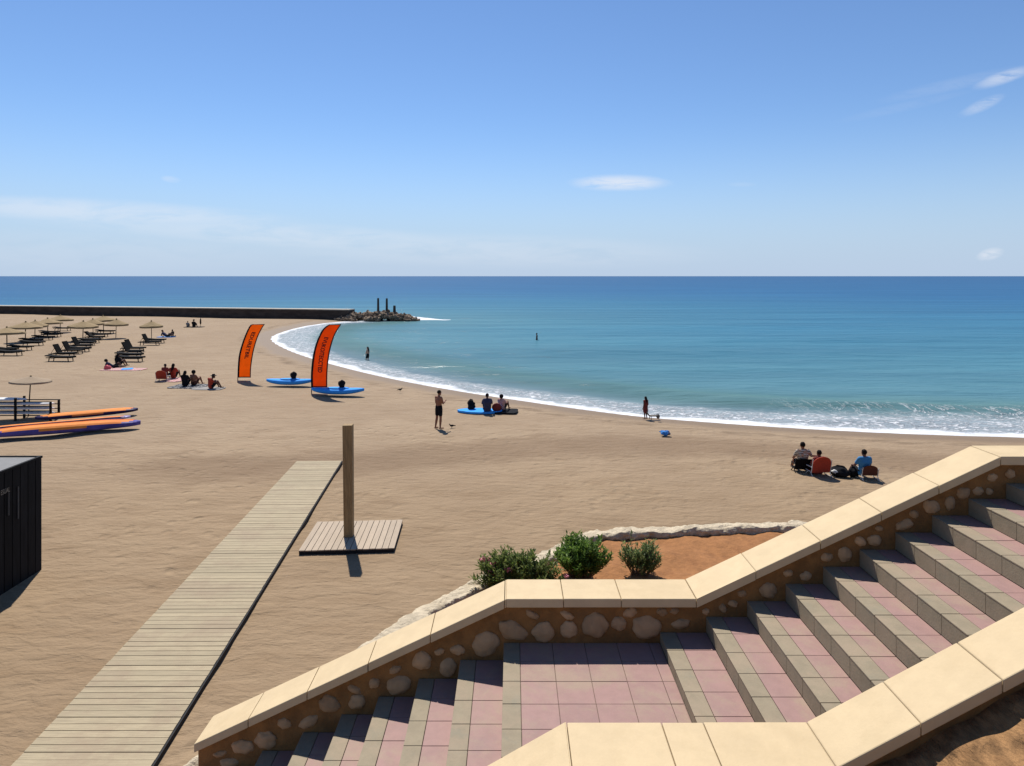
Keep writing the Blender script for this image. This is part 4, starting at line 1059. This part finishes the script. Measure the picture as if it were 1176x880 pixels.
# pair of birds on the sand
def bird(label, loc, rz, s_=1.0):
    t = thing('bird', label, 'bird', loc, R(rz), 'small dark birds on the sand'); t.scale = (s_,s_,s_)
    b = MB(); b.ball((0,0,.13), (.12,.06,.06)); b.cap((.09,0,.15),(.13,0,.21), .035,.026); b.ball((.14,0,.225), (.032,.028,.028)); b.cap((.165,0,.222),(.19,0,.216), .008,.004)
    b.cap((-.1,0,.13),(-.22,0,.11), .035,.018)
    for y in (-.025,.025): b.cap((.0,y,.09),(.01,y,.0), .009,.007); b.cap((.01,y,.006),(.05,y,.006), .007,.006)
    fused(b, 'body', M['feather'], t, .008, 1); return t
bird('small dark bird on the sand beside the bare chested person', at(519,491.5,.0), 200, .85)
bird('small dark bird on damp sand near the shoreline', at(459.5,449.5,.0), 20, .9)

# by the water's edge
t = thing('beach_lounger', 'low grey brown reclining beach seat next to the person in the dark red dress', 'lounger', at(750,480.5,-.18), 6*math.pi/180)
MB().box(-.2,.33,-.17,.17,.12,.155).build('seat', M['greyback'], t, bevel=.01)
b = MB(); b.hexa([(-.22,-.17,.12),(-.18,-.17,.12),(-.18,.17,.12),(-.22,.17,.12)], [(-.44,-.17,.40),(-.40,-.17,.41),(-.40,.17,.41),(-.44,.17,.40)]); b.build('backrest', M['greyback'], t)
for x in (-.15,.28):
    for y in (-.15,.15): MB().tube([(x,y,-.06),(x,y,.12)], .018, 6).build('leg', M['sunframe'], t)
bag('dark drawstring bag on the foot of the low reclining beach seat', at(755.5,480.3,-.04), (.10,.10,.11), M['greyback'], None, 0, seed=33)
t = thing('towel_bundle', 'crumpled bright blue towel bundle alone on the sand', 'towel', at(764,499.5,0), R(-15))
b = MB(); rn = random.Random(4)
for i in range(9): b.ball((rn.uniform(-.2,.2),rn.uniform(-.12,.12),rn.uniform(.04,.14)*(1-.2*i/9)), (rn.uniform(.10,.17),rn.uniform(.07,.11),rn.uniform(.05,.1)), 12, 8, Matrix.Rotation(rn.uniform(-1,1),3,'Z'), .3, i)
fused(b, 'folded_cloth', M['bluetowel'], t, .022, 1, noise_amp=.015, noise_sc=14)
b = MB(); b.ball((.12,-.05,.07), (.17,.10,.06), 12, 8, None, .3, 3); fused(b, 'cloth_end', M['navyshirt'], t, .022, 1)

# left group
p = at(187.5,437.5,0); folding_chair('white framed folding chair with round red back in the group of bathers', p+Vector((0,0,0)), -4, M['red'], M['white'], True, .80, .78, seat_grp)
person('dark haired person behind the round red back of the white framed chair', at(190.5,436,0), -4, J_chair(.30), 'skindark', 'darkred', 'black', 1.02, 'short', voxel=.016)
mat_on_sand('beach_towel', 'red and white striped towel by the person in the red top', 'towel', at(202,436.5,0), 1.5, 1.9, -12, M['redstripe'], 0, .03)
person('long haired person in a red top seated on the red and white towel', at(199,434.5,.03), 0, J_sit(), 'skindark', 'red', 'black', 1.15, 'long', voxel=.016)
mat_on_sand('beach_towel', 'black and white patterned towel under two seated bathers', 'towel', at(217,444,0), 2.3, 1.9, -8, M['patternblack'], 0, .03)
person('person in a black top seated on the patterned towel', at(212.5,443.5,.03), -6, J_sit(), 'skindark', 'black', 'black', 1.12, 'long', voxel=.016)
person('bare backed person seated on the patterned towel next to the black top', at(222.5,442.5,.03), -14, J_sit(), 'skin', None, 'brownred', 1.1, 'bush', voxel=.016)
mat_on_sand('beach_towel', 'grey towel under the bather in the red shirt', 'towel', at(239.5,446.5,0), 2.0, 1.2, -3, M['greytowel'], 0, .03)
Jr = J_sit(); Jr.update(head=(0,.18,.74), neck=(0,.08,.63), chest=(0,0,.48))
person('bather in a red shirt leaning forward on the grey towel', at(242,446.5,.03), -40, Jr, 'skindark', 'red', 'black', 1.05, 'short', voxel=.016, hat='black')
# group by the sunbeds
mat_on_sand('beach_towel', 'long red and white towel in front of the short sunbed row', 'towel', at(142,424.5,0), 3.4, 1.5, -2, M['redstripe'], 0, .03)
mat_on_sand('beach_towel', 'small blue towel spread over the long red one', 'towel', at(146,424,.03), .8, .9, 20, M['kayakblue'], 0, .03)
person('person in black seated on the long red towel by the sunbeds', at(135.5,421,.03), -25, J_sit(), 'skindark', 'black', 'black', 1.15, 'long', voxel=.016)
person('second person in dark clothes leaning back on the long red towel', at(130,422.5,.03), -50, J_recline(), 'skindark', 'navyshirt', 'black', 1.0, 'bush', voxel=.016)
bag('pink beach bag at the end of the long red towel', at(123.5,424.5,.0), (.28,.22,.2), M['pinkcloth'], None, 0, seed=41)
# far groups
mat_on_sand('beach_towel', 'bright blue towel behind the lone parasol', 'towel', at(191,387.2,0), 2.0, 1.3, 0, M['bluetowel'], 0, .03)
person('dark figure reclining on the blue towel behind the lone parasol', at(192,387,.03), -85, J_recline(), 'skindark', 'navyshirt', 'black', 1.15, 'short', voxel=.018)
person('bather hugging knees at the foot of the blue towel', at(198,386.8,0.0), 80, J_sit(), 'skindark', 'black', 'black', .95, 'short', voxel=.018)
mat_on_sand('beach_towel', 'dark towel of the bathers nearest the jetty', 'towel', at(223,375.8,0), 2.7, 1.6, 0, M['black'], 0, .03)
person('bather in a wide dark hat seated nearest the jetty', at(222.5,375.7,.03), 0, J_sit(), 'skindark', 'black', 'black', 1.15, 'short', hat='black', voxel=.018)
person('bare headed bather seated next to the wide dark hat', at(215.5,375.6,.03), 10, J_sit(), 'skin', 'greytowel', 'black', .9, 'short', voxel=.018)
t = thing('folded_parasol', 'folded dark parasol planted by the bathers nearest the jetty', 'parasol', at(230.3,375.5,0))
MB().tube([(0,0,-.1),(0,0,1.25)], .025, 6).build('pole', M['sunframe'], t); MB().tube([(0,0,.35),(0,0,.6),(0,0,1.1),(.02,0,1.3)], [.05,.12,.09,.02], 10).build('canopy', M['black'], t, True)

# ------------------------------------------------------------------ world
SUN_EL = 54.5; SUN_AZ = -18.5     # azimuth measured from +y towards +x
w = bpy.data.worlds.new('World'); SC.world = w; w.use_nodes = True
k = NT(w); bg = k.n['Background']
sky = k.new('ShaderNodeTexSky', sky_type='NISHITA'); sky.sun_disc = False
sky.sun_elevation = R(SUN_EL); sky.sun_rotation = R(SUN_AZ); sky.altitude = 0; sky.air_density = 1.0; sky.dust_density = 0.0; sky.ozone_density = 7.0
dirv = k.new('ShaderNodeTexCoord').outputs['Generated']
sp = k.new('ShaderNodeSeparateXYZ'); k.link(dirv, sp.inputs[0])
yy = k.math('MAXIMUM', sp.outputs['Y'], .02)
tu = k.math('DIVIDE', sp.outputs['X'], yy); tv = k.math('DIVIDE', sp.outputs['Z'], yy)
cb = k.new('ShaderNodeCombineXYZ'); k.link(tu, cb.inputs[0]); k.link(tv, cb.inputs[1])
nA = k.noise(k.mapping(cb.outputs[0], (9,45,1)), 1.0, 5, .6, .4); nB = k.noise(k.mapping(cb.outputs[0], (15,80,1), (0,0,R(-9))), 1.0, 8, .74, .9)
def cloud(u, v, ru, rv_, rot, dens, wob=.9, nz=None):
    cu_, cv_ = (u-CU)/F, (CV-v)/F; c_, s_ = math.cos(R(rot)), math.sin(R(rot))
    dx = k.math('SUBTRACT', tu, cu_); dy = k.math('SUBTRACT', tv, cv_)
    a = k.math('DIVIDE', k.math('ADD', k.math('MULTIPLY', dx, c_), k.math('MULTIPLY', dy, s_)), ru/F)
    b_ = k.math('DIVIDE', k.math('SUBTRACT', k.math('MULTIPLY', dy, c_), k.math('MULTIPLY', dx, s_)), rv_/F)
    q = k.math('ADD', k.math('MULTIPLY', a, a), k.math('MULTIPLY', b_, b_))
    q = k.math('ADD', q, k.math('MULTIPLY_ADD', nz or nB, 2*wob, -wob))
    return k.math('MULTIPLY', k.math('MULTIPLY', k.math('SUBTRACT', 1.0, k.ss(q, -.1, 1.35)), k.ss(nz or nB, .28, .62)), dens)
cl = [cloud(712,210,56,9.5,0,.85,.95), cloud(1137,292,16,7,14,.7,.5), cloud(1152,89,36,8,18,.55,.9), cloud(1128,121,28,7,24,.36,.9), cloud(1095,97,90,8,13,.11,1.0), cloud(1040,122,80,6,13,.07,.9),
      cloud(196,206,12,4,-8,.3,.6), cloud(110,243,230,15,-3,.50,.5,nA), cloud(330,270,330,16,-4,.34,.5,nA), cloud(560,288,260,20,-1,.26,.6,nA), cloud(90,290,260,28,0,.12,.7,nA), cloud(852,212,18,3,0,.10,.7)]
acc = cl[0]
for c_ in cl[1:]: acc = k.math('MAXIMUM', acc, c_)
acc = k.math('MULTIPLY', acc, k.math('GREATER_THAN', sp.outputs['Y'], .05))
hz = k.math('SUBTRACT', 1.0, k.ss(sp.outputs['Z'], -.01, .26))
hz = k.math('MULTIPLY', k.math('POWER', hz, 1.6), .92)
skc = k.mix(hz, k.mix(1.0, sky.outputs[0], (1.23,1.25,1.31), 'MULTIPLY'), (5.1,6.55,8.7))
out = k.mix(acc, skc, (9.0,9.4,10.2))
k.link(out, bg.inputs['Color']); bg.inputs['Strength'].default_value = .064
ld = bpy.data.lights.new('Sun', 'SUN'); ld.energy = 4.6; ld.angle = R(.5); ld.color = (1,.955,.88)
lo = bpy.data.objects.new('Sun', ld); C.objects.link(lo)
sdir = Vector((math.sin(R(SUN_AZ))*math.cos(R(SUN_EL)), math.cos(R(SUN_AZ))*math.cos(R(SUN_EL)), math.sin(R(SUN_EL))))
lo.rotation_euler = sdir.to_track_quat('Z', 'Y').to_euler(); lo.location = (0,0,60)

# ------------------------------------------------------------------ camera
cd = bpy.data.cameras.new('Camera'); cam = bpy.data.objects.new('Camera', cd); C.objects.link(cam); SC.camera = cam
cam.location = (0,0,H); cam.rotation_euler = (R(90),0,0)
cd.sensor_fit = 'HORIZONTAL'; cd.sensor_width = 36; cd.lens = 36*F/1176; cd.shift_x = 0; cd.shift_y = -(440-CV)/1176
cd.clip_start = .05; cd.clip_end = 60000
SC.view_settings.view_transform = 'Standard'; SC.view_settings.look = 'None'; SC.view_settings.exposure = .5; SC.view_settings.gamma = 1
SC.cycles.use_denoising = True
SC.cycles.max_bounces = 6
